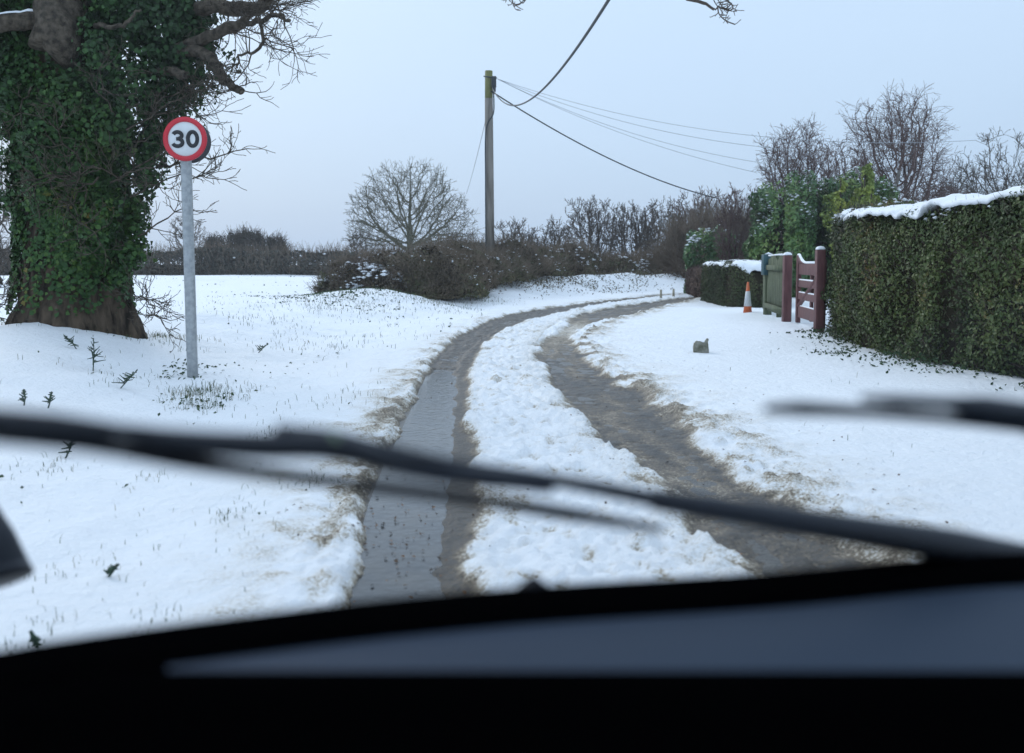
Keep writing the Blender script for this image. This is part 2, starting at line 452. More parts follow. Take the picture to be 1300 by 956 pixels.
def ground(x, y):
    x = np.asarray(x, float); y = np.asarray(y, float)
    z = big_height(x, y)
    n1 = fbm(x*3.0, y*2.2, 0, 11, 4)
    n2 = fbm(x*11, y*9, 0, 23, 3)
    iL = np.minimum(x-L0(y), L1(y)-x) + 0.05*n1 + 0.015*n2
    iR = np.minimum(x-R0(y), R1(y)-x) + 0.09*n1 + 0.02*n2
    gap = np.exp(-((y-18.0)/2.6)**2)                       # snow blown back over the right rut
    iR = iR - 0.22*gap
    soft = 0.05 + 0.05*np.abs(n2)
    mL = sstep(-soft, 0.04, iL); mR = sstep(-0.09, 0.07, iR)
    rut = np.maximum(mL, mR)
    # trodden snow between and beside the ruts
    onroad = sstep(0.55, -0.1, L0(y)-x) * sstep(0.9, -0.2, x-R1(y))
    n3 = fbm(x*5.5, y*4.0, 0, 41, 4)
    n4 = fbm(x*16, y*12, 0, 57, 2)
    n5 = fbm(x*31, y*25, 0, 67, 2)
    snow = 0.060 + 0.022*onroad*n3 + 0.022*onroad*n4 + 0.012*onroad*n5 + (1-onroad)*(0.010*n1 + 0.004*n2)
    crumb = sstep(0.45, 0.0, np.abs(L0(y)-x+0.08))*0.020*np.maximum(n2, -0.2) + sstep(0.55, 0.0, np.abs(x-R1(y)-0.1))*0.026*np.maximum(n2, -0.2)
    z2 = z + snow + crumb
    edge_ = sstep(0.34, 0.26, L1(y)-x)*sstep(11.5, 9.5, y)
    slushL = -0.022 + (0.016*n2 + 0.010*n1)*(1-0.85*edge_) + 0.032*sstep(9.5, 12.5, y)
    stripR = sstep(0.17, 0.10, L1(y)-x+0.05*vnoise(y*2.5, 0.5, 0, 13)+0.02*vnoise(y*9, 0.5, 0, 14)+0.008*n2)                    # gritty strip inside the left rut
    slushL = slushL + stripR*0.034
    slushR = 0.006 + 0.009*n2 + 0.006*n1 + 0.008*vnoise((x-R0(y))*14, y*1.2, 0, 91)
    floor = np.where(mL >= mR, slushL, slushR)
    zz = z2*(1-rut) + floor*rut
    # how dirty, plus shade painted into hollows: 0 clean snow .. 1 brown slush
    bL = np.exp(-(np.maximum(L0(y)-x, 0)/0.36)**1.4) * (x < L0(y)) * (0.55+0.45*sstep(16, 5, y))
    bR = np.exp(-(np.maximum(x-R1(y), 0)/0.40)**1.3) * (x > R1(y))
    bM = np.exp(-np.maximum(x-L1(y), 0)/0.06)*(x > L1(y))*0.6 + np.exp(-np.maximum(R0(y)-x, 0)/0.18)*(x < R0(y))*0.6
    dirt_shade = np.clip((bL + bR)*(0.55+0.75*n1+0.55*n2) + bM*(0.7+0.4*n1), 0, 1)
    speck = sstep(0.5, 0.9, n3*0.6+n1*0.6)*onroad*0.30
    fade = 1 - 0.55*gap*(mR > mL)
    hollow_dirt_shade = sstep(0.15, 0.9, -n4)*onroad*(0.30+0.25*n1)  # trodden-in dirt, made stronger as painted shade so the lumps show
    vary = 0.80 + 0.16*vnoise((x-R0(y))*9, y*0.9, 0, 95) + 0.14*n2 + 0.08*n1
    dirt_shade = np.maximum(np.maximum(np.maximum(dirt_shade*0.62, speck), hollow_dirt_shade), np.where(mL >= mR, mL*0.90, mR*vary*fade))
    return zz, np.clip(dirt_shade, 0, 1)

def H(x, y):
    return float(ground(np.array([x]), np.array([y]))[0][0])
def HB(x, y):
    return big_height(x, y) + 0.055

# ground sheet -------------------------------------------------------
u = [0.0]; st = 0.022
while u[-1] < 260:
    u.append(u[-1] + st)
    if u[-1] > 1.7: st *= 1.045
u = np.array(u); u = np.concatenate([-u[:0:-1], u]) + 0.25
v = [2.2]
while v[-1] < 70: v.append(v[-1] + max(0.022, v[-1]*0.0042))
while v[-1] < 420: v.append(v[-1]*1.06)
v = np.array(v)
v = np.concatenate([[-60, -30, -15, -8, -4, -2, 0, 1, 1.6, 2.0], v])
UU, VV = np.meshgrid(u, v)
CC = np.clip((L0(VV)+R1(VV))/2 - 0.25, -5, 60)
XX = UU + CC
Z, DI = ground(XX, VV)
nu, nv = len(u), len(v)
idx = np.arange(nu*nv).reshape(nv, nu)
F = np.stack([idx[:-1, :-1], idx[:-1, 1:], idx[1:, 1:], idx[1:, :-1]], -1).reshape(-1, 4)
gm_ = bpy.data.materials.new('snow_and_slush'); gm_.use_nodes = True
n = gm_.node_tree.nodes; Lk = gm_.node_tree.links
p = n['Principled BSDF']
at_ = n.new('ShaderNodeAttribute'); at_.attribute_name = 'dirt_shade'
tcn = n.new('ShaderNodeTexCoord')
nx = n.new('ShaderNodeTexNoise'); nx.inputs['Scale'].default_value = 62; nx.inputs['Detail'].default_value = 7; nx.inputs['Roughness'].default_value = 0.7
Lk.new(tcn.outputs['Object'], nx.inputs['Vector'])
mm = n.new('ShaderNodeMath'); mm.operation = 'MULTIPLY_ADD'; mm.inputs[1].default_value = 0.55
ms = n.new('ShaderNodeMath'); ms.operation = 'SUBTRACT'; ms.inputs[1].default_value = 0.5
Lk.new(nx.outputs[0], ms.inputs[0]); Lk.new(ms.outputs[0], mm.inputs[0])
mg = n.new('ShaderNodeMath'); mg.operation = 'MULTIPLY'
# noise only matters where there is some dirt or painted shade
cl = n.new('ShaderNodeMath'); cl.operation = 'MULTIPLY'; cl.use_clamp = True; cl.inputs[1].default_value = 4.0
Lk.new(at_.outputs['Fac'], cl.inputs[0]); Lk.new(cl.outputs[0], mg.inputs[0]); Lk.new(ms.outputs[0], mg.inputs[1])
mm2 = n.new('ShaderNodeMath'); mm2.operation = 'MULTIPLY_ADD'; mm2.inputs[1].default_value = 2.0
Lk.new(mg.outputs[0], mm2.inputs[0]); Lk.new(at_.outputs['Fac'], mm2.inputs[2])
cr = n.new('ShaderNodeValToRGB')
els = cr.color_ramp.elements
for _ in range(4): els.new(0.5)
for e_, (ps, c_) in zip(els, [(0.0, SNOWC), (0.18, (0.74, 0.74, 0.73)), (0.42, (0.42, 0.37, 0.29)), (0.60, (0.185, 0.148, 0.105)), (0.80, (0.080, 0.066, 0.050)), (1.0, (0.038, 0.035, 0.031))]):
    e_.position = ps; e_.color = (*c_, 1)
Lk.new(mm2.outputs[0], cr.inputs[0]); Lk.new(cr.outputs[0], p.inputs['Base Color'])
rr = n.new('ShaderNodeMapRange'); rr.inputs['From Min'].default_value = 0.3; rr.inputs['From Max'].default_value = 1.0
rr.inputs['To Min'].default_value = 0.7; rr.inputs['To Max'].default_value = 0.38
Lk.new(mm2.outputs[0], rr.inputs[0]); Lk.new(rr.outputs[0], p.inputs['Roughness'])
p.inputs['Specular IOR Level'].default_value = 0.35
nb = n.new('ShaderNodeTexNoise'); nb.inputs['Scale'].default_value = 14; nb.inputs['Detail'].default_value = 8; nb.inputs['Roughness'].default_value = 0.62
Lk.new(tcn.outputs['Object'], nb.inputs['Vector'])
bp = n.new('ShaderNodeBump'); bp.inputs['Strength'].default_value = 0.8; bp.inputs['Distance'].default_value = 0.05
Lk.new(nb.outputs[0], bp.inputs['Height']); Lk.new(bp.outputs[0], p.inputs['Normal'])
go_ = mesh_obj('snow_ground', np.stack([XX, VV, Z], -1).reshape(-1, 3), F, gm_, smooth=True, attrs={'dirt_shade': DI.ravel()})
tag(go_, 'snow covered verges, field and lane with brown slush in the wheel ruts', 'ground', kind='structure')

# tarmac ribbon showing in the ruts, and water lying in the left one
ys = np.concatenate([np.arange(-6, 30, 0.25), np.arange(30, 55, 0.8)])
def ribbon(ys, a, b, z, nx_=2):
    t = np.linspace(0, 1, nx_)
    X = a[:, None]*(1-t) + b[:, None]*t
    V = np.stack([X, np.repeat(ys[:, None], nx_, 1), np.full_like(X, z)], -1).reshape(-1, 3)
    i = np.arange(len(ys)*nx_).reshape(len(ys), nx_)
    return V, np.stack([i[:-1, :-1], i[:-1, 1:], i[1:, 1:], i[1:, :-1]], -1).reshape(-1, 4)
M['tarmac'] = mat('wet_tarmac', (0.040, 0.037, 0.033), 0.32, (0.085, 0.075, 0.060), scale=14, bump=0.6, bscale=60, stretch=(1, 0.5, 1))
V, Fq = ribbon(ys, L0(ys)-0.25, R1(ys)+0.35, 0.0, 8)
tag(mesh_obj('road', V, Fq, M['tarmac']), 'wet dark tarmac of the narrow lane under the snow', 'road', kind='structure')
M['water'] = mat('still_meltwater', (0.022, 0.025, 0.028), 0.05, (0.045, 0.042, 0.036), scale=5, bump=0.22, bscale=16, spec=0.42)
yw = np.arange(2.5, 13.5, 0.1)
V, Fq = ribbon(yw, L0(yw)+0.0, L1(yw)-0.0, 0.0045, 4)
tag(mesh_obj('water', V, Fq, M['water']), 'meltwater lying in the left wheel rut reflecting the sky', 'puddle', kind='structure')

# ------------------------------------------------------------------ bare trees
def grow(rs, p, d, L, r, lev, out, up=0.10, droop=0.0, ratio=0.74, spread=0.55, kids=(2, 3), wig=0.16, rmin=0.005, rr_=0.66, nseg=3):
    """append polyline segments of a branch and its children"""
    P = np.array(p, float); D = np.array(d, float)
    step = L/nseg
    pts = [P.copy()]
    for i in range(nseg):
        D = D + rs.normal(0, wig, 3) + np.array([0, 0, up - droop*(1.0 if lev <= 2 else 0.2)])
        D /= np.linalg.norm(D)
        Q = P + D*step
        r0 = max(r*(1-0.35*i/nseg), rmin); r1 = max(r*(1-0.35*(i+1)/nseg), rmin)
        out.append((*P, *Q, r0, r1, lev))
        P = Q; pts.append(P.copy())
    if lev <= 0: return
    nk = rs.randint(kids[0], kids[1]+1)
    for i in range(nk + 1):
        if i == 0: base, dd, sp = pts[-1], D, spread*0.45
        else:
            j = rs.randint(1, nseg+1); base, dd, sp = pts[j], D, spread*rs.uniform(0.8, 1.4)
        a = rs.normal(0, 1, 3); a -= dd*np.dot(a, dd); a /= max(np.linalg.norm(a), 1e-6)
        nd = dd + a*sp
        grow(rs, base, nd/np.linalg.norm(nd), L*ratio*rs.uniform(0.75, 1.15), max(r*rr_, rmin), lev-1, out, up, droop, ratio, spread, kids, wig, rmin, rr_, nseg)

def colonise(rs, att, nodes, parent, step, infl, kill, iters=90, tropism=(0, 0, 0.18)):
    """grow a branching skeleton towards the points of a crown"""
    P = list(map(np.array, nodes)); par = list(parent)
    att = att.copy(); nd = np.full(len(att), 1e9); ni = np.zeros(len(att), int)
    def upd(k0):
        for k_ in range(k0, len(P)):
            d = ((att-P[k_])**2).sum(1)
            m = d < nd
            nd[m] = d[m]; ni[m] = k_
    upd(0)
    for it in range(iters):
        act = nd < infl*infl
        if not act.any(): break
        D = att[act]-np.array(P)[ni[act]]
        D /= np.maximum(np.linalg.norm(D, axis=1, keepdims=True), 1e-6)
        ids = ni[act]
        uq, inv = np.unique(ids, return_inverse=True)
        acc = np.zeros((len(uq), 3)); np.add.at(acc, inv, D)
        k0 = len(P)
        for q, u_ in enumerate(uq):
            v_ = acc[q]; nv_ = np.linalg.norm(v_)
            if nv_ < 1e-3: continue
            v_ = v_/nv_ + np.array(tropism) + rs.normal(0, 0.09, 3)
            v_ /= np.linalg.norm(v_)
            Q_ = P[u_]+v_*step*rs.uniform(0.8, 1.2)
            if ((np.array(P[-4000:])-Q_)**2).sum(1).min() < (0.55*step)**2:
                nd[np.where(act)[0][inv == q]] = -1.0
                continue
            P.append(Q_); par.append(u_)
        upd(k0)
        keep = nd > kill*kill
        att, nd, ni = att[keep], nd[keep], ni[keep]
        if len(att) == 0 or len(P) > 9000: break
    return np.array(P), np.array(par)

def crown_shape(kind, rs, n):
    """points in a unit crown: x,y in -1..1, z 0..1"""
    out = []; blobs_ = None
    while len(out) < n:
        p_ = np.array([rs.uniform(-1, 1), rs.uniform(-1, 1), rs.uniform(0, 1)])
        r = math.hypot(p_[0], p_[1])
        if kind in ('vase', 'dome', 'round') and blobs_ is None:
            blobs_ = []
            for b_ in range({'vase': 9, 'dome': 14, 'round': 10}[kind]):
                a_ = rs.uniform(0, 6.28); q_ = rs.uniform(0, 1)**0.6
                if kind == 'vase': top_ = 1-0.45*q_*rs.uniform(0.3, 1); blobs_.append((math.cos(a_)*q_*0.72, math.sin(a_)*q_*0.72, top_*0.55, 0.30, top_*0.46))
                elif kind == 'dome': h_ = math.sqrt(1-q_*q_*0.75)*rs.uniform(0.62, 0.86); blobs_.append((math.cos(a_)*q_*0.72, math.sin(a_)*q_*0.72, h_*rs.uniform(0.5, 1)*0.85, 0.36, 0.26))
                else: blobs_.append((math.cos(a_)*q_*0.6, math.sin(a_)*q_*0.6, rs.uniform(0.25, 0.72), 0.42, 0.27))
        lump = 0.13*math.sin(p_[0]*7+p_[1]*3+n) + 0.10*math.sin(math.atan2(p_[1], p_[0])*5+p_[2]*6)
        if kind in ('dome', 'oak'):
            ok = r*r + ((p_[2]-0.12)/0.88 if p_[2] > 0.12 else (0.12-p_[2])*3)**2 < 1+lump
        elif kind == 'vase':
            ok = r < (0.28+0.72*p_[2]**0.7)*math.sqrt(max(0, 1-max(0, (p_[2]-0.55)/0.45)**2.2)) + lump*0.7
        else:
            ok = (r/(1-0.25*abs(p_[2]-0.4)))**2 + ((p_[2]-0.45)/0.55)**2 < 1+lump*1.5
        if kind == 'oak': 
            if ok and (rs.uniform() < 0.25+0.75*(r*r+p_[2]**2)): out.append(p_)
            continue
        inb = any(((p_[0]-b_[0])/b_[3])**2+((p_[1]-b_[1])/b_[3])**2+((p_[2]-b_[2])/b_[4])**2 < 1 for b_ in blobs_)
        if (inb and (ok or rs.uniform() < 0.5)) or (ok and rs.uniform() < 0.10): out.append(p_)
    return np.array(out)

def bare_tree(name, label, px, py_top, Y, wpx, stems=1, seed=1, wood='twig_far', trunkmat=None, r0=None, rmin=0.012, n_att=900, kind='dome', z_crown=0.25,
              twig_n=2, twig_l=0.06, droop=0.0, group='bare winter trees', cat='tree', lean=0.0, gz=None, k_=3, expo=2.3, step=0.035, forks=None):
    sx_ = at(px, 330, Y)[0]
    z0 = float(HB(sx_, Y)) if gz is None else gz
    h = at(px, py_top, Y)[2] - z0; w = wpx/FPX*Y
    rs = np.random.RandomState(seed)
    C = crown_shape(kind, rs, n_att)
    rim = 0.93
    att = np.stack([sx_ + C[:, 0]*w/2*rim, Y + C[:, 1]*w/2*0.8, z0 + h*(z_crown+(1-z_crown)*C[:, 2])*0.97], 1)
    sc = (h*w*w)**(1/3.0)
    nodes, par = [], []
    for s_ in range(stems):
        a = rs.uniform(0, 6.28)
        off = 0 if stems == 1 else rs.uniform(0.05, 0.30)*w
        b = np.array([sx_+math.cos(a)*off*0.5, Y+math.sin(a)*off*0.5, z0-0.1])
        tgt = np.array([sx_+math.cos(a)*off+lean*h*0.2, Y+math.sin(a)*off, z0+h*(z_crown*0.75+0.03)])
        m = max(3, int(np.linalg.norm(tgt-b)/(step*sc)))
        for q in range(m+1):
            t_ = q/m
            nodes.append(b*(1-t_)+tgt*t_+(rs.normal(0, 0.006*h, 3) if q else 0)); par.append(-1 if q == 0 else len(nodes)-2)
    P, par = colonise(rs, att, nodes, par, step*sc, 0.9*sc, step*sc*1.15)
    n = len(P)
    # pipe model radii
    load = np.zeros(n)
    kids = np.zeros(n, int)
    for i in range(n-1, -1, -1):
        if par[i] >= 0: kids[par[i]] += 1
    load[kids == 0] = 1
    for i in range(n-1, -1, -1):
        if par[i] >= 0: load[par[i]] += load[i]
    R0_ = r0 or 0.03*h/max(1, stems**0.5)
    rad_ = np.maximum(R0_*(load/load.max())**(1/expo), rmin)
    segs = []
    for i in range(n):
        j = par[i]
        if j >= 0: segs.append((*P[j], *P[i], rad_[j] if load[j] < load[i]*2.2 else rad_[i]*1.1, rad_[i], load[i]))
    # fine twigs round the outside
    cen = np.array([sx_, Y, z0+h*0.35])
    thin = np.where(load <= max(3, np.percentile(load, 62)))[0]
    for i in thin:
        for q in range(rs.poisson(twig_n)):
            d = (P[i]-cen); d /= np.linalg.norm(d)
            d = d*0.6 + rs.normal(0, 0.5, 3) + np.array([0, 0, 0.25])
            d /= np.linalg.norm(d)
            L = twig_l*sc*rs.uniform(0.5, 1.4)
            a = P[i]
            for z_ in range(3):
                b = a + d*L/3
                segs.append((*a, *b, rmin*0.85, rmin*0.7, 0))
                if z_ == 1 and rs.uniform() < 0.7:
                    e2 = d + rs.normal(0, 0.5, 3); e2 /= np.linalg.norm(e2)
                    segs.append((*b, *(b+e2*L*0.4), rmin*0.7, rmin*0.6, 0))
                d = d + rs.normal(0, 0.18, 3) - np.array([0, 0, droop]); d /= np.linalg.norm(d)
                a = b
    s = np.array(segs)
    t = thing(name, (sx_, Y, z0-0.1), label, cat, group)
    root = np.arange(n)
    for i in range(n):
        if par[i] >= 0: root[i] = root[par[i]]
    rt_ = np.array([root[i] for i in range(n) if par[i] >= 0] + [-1]*(len(s)-int((par >= 0).sum())))
    big = s[:, 8] >= 0.30*load.max()/max(1, stems)
    for r_ in np.unique(rt_[big]):
        V, F_ = tubes(s[big & (rt_ == r_)][:, :8], 7)
        mesh_obj('trunk' if stems == 1 else 'stem', V, F_, M[trunkmat or wood], t)
    V, F_ = tubes(s[~big][:, :8], k_)
    mesh_obj('crown', V, F_, M[wood], t)
    return t

# ------------------------------------------------------------------ hedges and shrubs
def section(hw, hz, pw):
    g_ = np.logspace(-9, 0, 160)*math.pi/4
    tt = np.concatenate([[0], g_, (math.pi/2-g_)[::-1], [math.pi/2], math.pi/2+g_, (math.pi-g_)[::-1], [math.pi]])
    ex = np.sign(np.cos(tt))*np.abs(np.cos(tt))**pw*hw; ez = np.abs(np.sin(tt))**pw*hz
    return tt, np.concatenate([[0], np.cumsum(np.hypot(np.diff(ex), np.diff(ez)))])

def hedge_pts(line, hw, hh, n, rs, pw=0.45, lump=0.15, depth=0.15, lfreq=1.5, endr=1.0, seed=5, front=None):
    """random points just under the surface of a hedge along a polyline; returns points, outward normals, up-ness"""
    Ln = np.array(line, float)
    sl = np.linalg.norm(np.diff(Ln, axis=0), axis=1); cum = np.concatenate([[0], np.cumsum(sl)]); tot = cum[-1]
    hz0 = float(np.mean(hh(Ln[:, 0], Ln[:, 1]))) if callable(hh) else hh
    tt, al = section(hw, hz0, pw)
    ph = np.interp(rs.uniform(0, al[-1], n), al, tt)
    # share between the long faces and the two rounded ends
    a_side = al[-1]*tot; a_end = 2*hw*hz0*1.3
    isend = rs.uniform(0, 1, n) < 2*a_end/(a_side+2*a_end)
    shu = np.sqrt(rs.uniform(0, 1, n)); ov = (1-shu**2)**(1/2.4)
    s = rs.uniform(0, tot, n)
    s = np.where(isend, np.where(rs.uniform(0, 1, n) < 0.5, -ov*endr*hw, tot+ov*endr*hw), s)
    ph = np.where(isend, np.interp(rs.uniform(0, 1, n), [0, 1], [0, math.pi]), ph)
    hgt = rs.uniform(0, 1, n)
    if front is not None:
        m = rs.uniform(0, 1, n) < 0.8
        ph = np.where(m & (ph < math.pi/2) if front > 0 else m & (ph > math.pi/2), math.pi-ph, ph)
    sc = np.clip(s, 0, tot)
    cx = np.interp(sc, cum, Ln[:, 0]); cy = np.interp(sc, cum, Ln[:, 1])
    k_ = np.clip(np.searchsorted(cum, sc, 'right')-1, 0, len(sl)-1)
    T = (np.diff(Ln, axis=0)/sl[:, None])[k_]
    over = np.where(s < 0, -s, np.where(s > tot, s-tot, 0))/(endr*hw)
    shr = np.sqrt(np.clip(1-over**2.4, 0, 1))
    c, q = np.cos(ph), np.sin(ph)
    r_ = 1 - depth*np.abs(rs.normal(0, 0.7, n))
    uu = np.sign(c)*np.abs(c)**pw*hw*shr*r_
    hz = hh(cx, cy) if callable(hh) else hh
    g0 = HB(cx, cy)
    zz = np.abs(q)**pw*(hz)*(shr**0.25)*(1-(1-r_)*0.5)
    zz = np.where(isend, hgt*hz*(shr**0.25), zz)
    ext = (s - sc)
    X = cx + T[:, 0]*ext - T[:, 1]*uu
    Y = cy + T[:, 1]*ext + T[:, 0]*uu
    f = fbm(X*lfreq, Y*lfreq, zz*lfreq, seed, 3)*lump
    nc = np.sign(c)*np.abs(c)**(2-pw)*hz0; nq = np.abs(q)**(2-pw)*hw
    nl = np.hypot(nc, nq)+1e-6; c, q = nc/nl, nq/nl
    q = np.where(isend, 0.25*hgt, q)
    N = np.stack([-T[:, 1]*c + T[:, 0]*np.sign(ext)*over*1.5, T[:, 0]*c + T[:, 1]*np.sign(ext)*over*1.5, q], 1)
    N /= np.linalg.norm(N, axis=1, keepdims=True)+1e-6
    Pt = np.stack([X, Y, g0+zz], 1) + N*f[:, None]
    Pt[:, 2] = np.maximum(Pt[:, 2], g0-0.02)
    return Pt, N, q

def hedge_core(line, hw, hh, pw=0.45, lump=0.15, lfreq=1.5, seed=5, sc_=0.86):
    Ln = np.array(line, float)
    sl = np.linalg.norm(np.diff(Ln, axis=0), axis=1); cum = np.concatenate([[0], np.cumsum(sl)]); tot = cum[-1]
    ns = max(8, int(tot/0.35)); nph = 18
    sc_ = sc_ - lump*0.35
    if pw > 0.5: sc_, lump = 0.42, lump*0.5
    s = np.linspace(-hw*sc_, tot+hw*sc_, ns)
    tt, al = section(hw, float(np.mean(hh(Ln[:, 0], Ln[:, 1]))) if callable(hh) else hh, pw)
    ph = np.interp(np.linspace(0, al[-1], nph), al, tt)
    Sg, Pg = np.meshgrid(s, ph, indexing='ij')
    sc = np.clip(Sg, 0, tot)
    cx = np.interp(sc, cum, Ln[:, 0]); cy = np.interp(sc, cum, Ln[:, 1])
    k_ = np.clip(np.searchsorted(cum, sc, 'right')-1, 0, len(sl)-1)
    T = (np.diff(Ln, axis=0)/sl[:, None])[k_]
    over = np.where(Sg < 0, -Sg, np.where(Sg > tot, Sg-tot, 0))/hw
    shr = np.sqrt(np.clip(1-over**2.4, 0, 1))
    uu = np.sign(np.cos(Pg))*np.abs(np.cos(Pg))**pw*hw*sc_*shr
    hz = hh(cx, cy) if callable(hh) else hh
    zz = np.abs(np.sin(Pg))**pw*hz*(sc_+0.04)*(shr**0.25)
    X = cx + T[..., 0]*(Sg-sc) - T[..., 1]*uu
    Y = cy + T[..., 1]*(Sg-sc) + T[..., 0]*uu
    f = 1 + 0*X
    nn = fbm(X*lfreq, Y*lfreq, zz*lfreq, seed, 3)*lump*0.7
    V = np.stack([X - T[..., 1]*np.cos(Pg)*nn, Y + T[..., 0]*np.cos(Pg)*nn, HB(cx, cy)+zz+nn*np.sin(Pg)-0.03], -1)
    i = np.arange(ns*nph).reshape(ns, nph)
    F_ = np.stack([i[:-1, :-1], i[:-1, 1:], i[1:, 1:], i[1:, :-1]], -1).reshape(-1, 4)
    caps = [i[0, ::-1][None], i[-1][None]]
    F2 = [F_] + [np.stack([c[0][:-2], c[0][1:-1], np.full(nph-2, c[0][-1])], 1) for c in caps]
    return V.reshape(-1, 3), F2

def tints(P, rs, freq=1.2, mix=0.68, seed=9):
    t = 0.5 + 0.5*fbm(P[:, 0]*freq, P[:, 1]*freq, P[:, 2]*freq, seed, 3)
    return np.clip(t*mix + rs.uniform(0, 1, len(P))*(1-mix), 0, 1)

def hedge(name, label, cat, line, hw, hh, n, leaf, lm, seed=1, pw=0.45, lump=0.15, depth=0.18, lfreq=1.5, twigs=0, twl=0.3, twr=0.006, twm='twig',
          snow=0, snow_size=0.05, snow_thr=0.3, front=None, aspect=0.6, group=None, flat=0.7, core=True, snowmin=0.5):
    rs = np.random.RandomState(seed)
    l0 = line[len(line)//2]
    t = thing(name, (l0[0], l0[1], float(HB(l0[0], l0[1]))), label, cat, group)
    if core:
        V, F_ = hedge_core(line, hw, hh, pw, lump, lfreq, seed)
        mesh_obj('light_block_core', V, F_, M['core'], t, smooth=True)  # solid dark body added under the leaves to stop light coming through
    P_, N_, q = hedge_pts(line, hw, hh, n, rs, pw, lump, depth, lfreq, seed=seed, front=front)
    V, F_ = leaves(P_, N_, leaf, rs, aspect, flat)
    mesh_obj('foliage', V, F_, M[lm], t, attrs={'tint': np.repeat(tints(P_, rs), 4)})
    if twigs:
        P2, N2, q2 = hedge_pts(line, hw, hh, twigs, rs, pw, lump, depth, lfreq, seed=seed, front=front)
        D = N2*0.6 + rs.normal(0, 0.45, N2.shape) + np.array([0, 0, 0.7])
        D /= np.linalg.norm(D, axis=1, keepdims=True)
        ln = twl*rs.uniform(0.3, 1.2, twigs)[:, None]
        mid = P2 + D*ln*0.5
        D2 = D + rs.normal(0, 0.25, D.shape)
        s1 = np.concatenate([P2 - D*ln*0.3, mid, np.full((twigs, 1), twr), np.full((twigs, 1), twr*0.8)], 1)
        s2 = np.concatenate([mid, mid + D2*ln*0.5, np.full((twigs, 1), twr*0.8), np.full((twigs, 1), twr*0.4)], 1)
        V, F_ = tubes(np.concatenate([s1, s2]), 3)
        mesh_obj('twigs', V, F_, M[twm], t)
    if snow:
        P3, N3, q3 = hedge_pts(line, hw, hh, snow*4, rs, pw, lump, 0.06, lfreq, seed=seed, front=front)
        cl_ = fbm(P3[:, 0]*2.2, P3[:, 1]*2.2, P3[:, 2]*2.2, seed+50, 3)
        ok = (cl_ > snow_thr) & (q3 > snowmin)
        P3 = P3[ok][:snow]
        if len(P3):
            V, F_ = lumps(P3 + np.array([0, 0, leaf*0.3]), snow_size, rs, 0.45)
            mesh_obj('lying_snow', V, F_, M['snow'], t, smooth=True)['kind'] = 'stuff'
    return t

def snow_cap(t, line, hw, hh, thick=0.06, seed=2, pw=0.3, broken=0.0, res=0.05, wf=0.95):
    Ln = np.array(line, float)
    sl = np.linalg.norm(np.diff(Ln, axis=0), axis=1); cum = np.concatenate([[0], np.cumsum(sl)]); tot = cum[-1]
    ns = int((tot+2*hw)/res); nu_ = 22
    s = np.linspace(-hw*0.95, tot+hw*0.95, ns); uu = np.linspace(-1, 1, nu_)
    Sg, Ug = np.meshgrid(s, uu, indexing='ij')
    sc = np.clip(Sg, 0, tot)
    cx = np.interp(sc, cum, Ln[:, 0]); cy = np.interp(sc, cum, Ln[:, 1])
    k_ = np.clip(np.searchsorted(cum, sc, 'right')-1, 0, len(sl)-1)
    T = (np.diff(Ln, axis=0)/sl[:, None])[k_]
    over = np.where(Sg < 0, -Sg, np.where(Sg > tot, Sg-tot, 0))/hw
    shr = np.sqrt(np.clip(1-over**2.4, 0.0, 1))
    hz = hh(cx, cy) if callable(hh) else hh
    U = Ug*hw*wf*shr
    X = cx + T[..., 0]*(Sg-sc) - T[..., 1]*U
    Y = cy + T[..., 1]*(Sg-sc) + T[..., 0]*U
    edge = 1 - np.abs(Ug)**4
    nn = fbm(X*2.2, Y*2.2, 0, seed, 4)
    z = HB(cx, cy) + hz*(shr**0.15) + thick*edge + 0.035*nn + 0.022*fbm(X*8, Y*8, 0, seed+3, 3) - 0.02 - 0.045*np.abs(Ug)**6 - broken*np.maximum(0, -fbm(X*1.3, Y*1.3, 3.3, seed+7, 4)-0.2)
    V = np.stack([X, Y, z], -1)
    i = np.arange(ns*nu_).reshape(ns, nu_)
    F_ = np.stack([i[:-1, :-1], i[:-1, 1:], i[1:, 1:], i[1:, :-1]], -1).reshape(-1, 4)
    V2 = V.copy(); V2[..., 2] -= 0.05
    Vb = np.concatenate([V.reshape(-1, 3), V2.reshape(-1, 3)])
    off = ns*nu_
    rim = []
    for a in (i[0], i[-1][::-1], i[::-1, 0], i[:, -1]):
        rim.append(np.stack([a[:-1], a[:-1]+off, a[1:]+off, a[1:]], 1))
    mesh_obj('snow_cap', Vb, [np.concatenate([F_, F_[:, ::-1]+off] + rim)], M['snow'], t, smooth=True)

# big clipped hedge on the right
BH = [(7.3, 4.0), (6.75, 6.0), (6.05, 8.5), (5.40, 11.0), (5.25, 13.2), (5.80, 15.9)]
bh_h = lambda x, y: 1.86 + 0.06*np.sin(np.asarray(y)*0.9) - 0.06*sstep(13, 16, y)
bh = hedge('clipped_hedge', 'tall clipped evergreen hedge with snow along its top, beside the maroon gate', 'hedge', BH, 0.85, bh_h, 170000, 0.048, 'hedge', seed=21, pw=0.26,
           lump=0.13, depth=0.20, lfreq=1.8, twigs=9000, twl=0.18, twr=0.0025, twm='twig', snow=1500, snow_size=0.032, snow_thr=0.25, front=None, aspect=0.6, snowmin=0.35)
snow_cap(bh, BH, 0.85, bh_h, 0.016, 22, broken=0.22, res=0.045, wf=0.87)

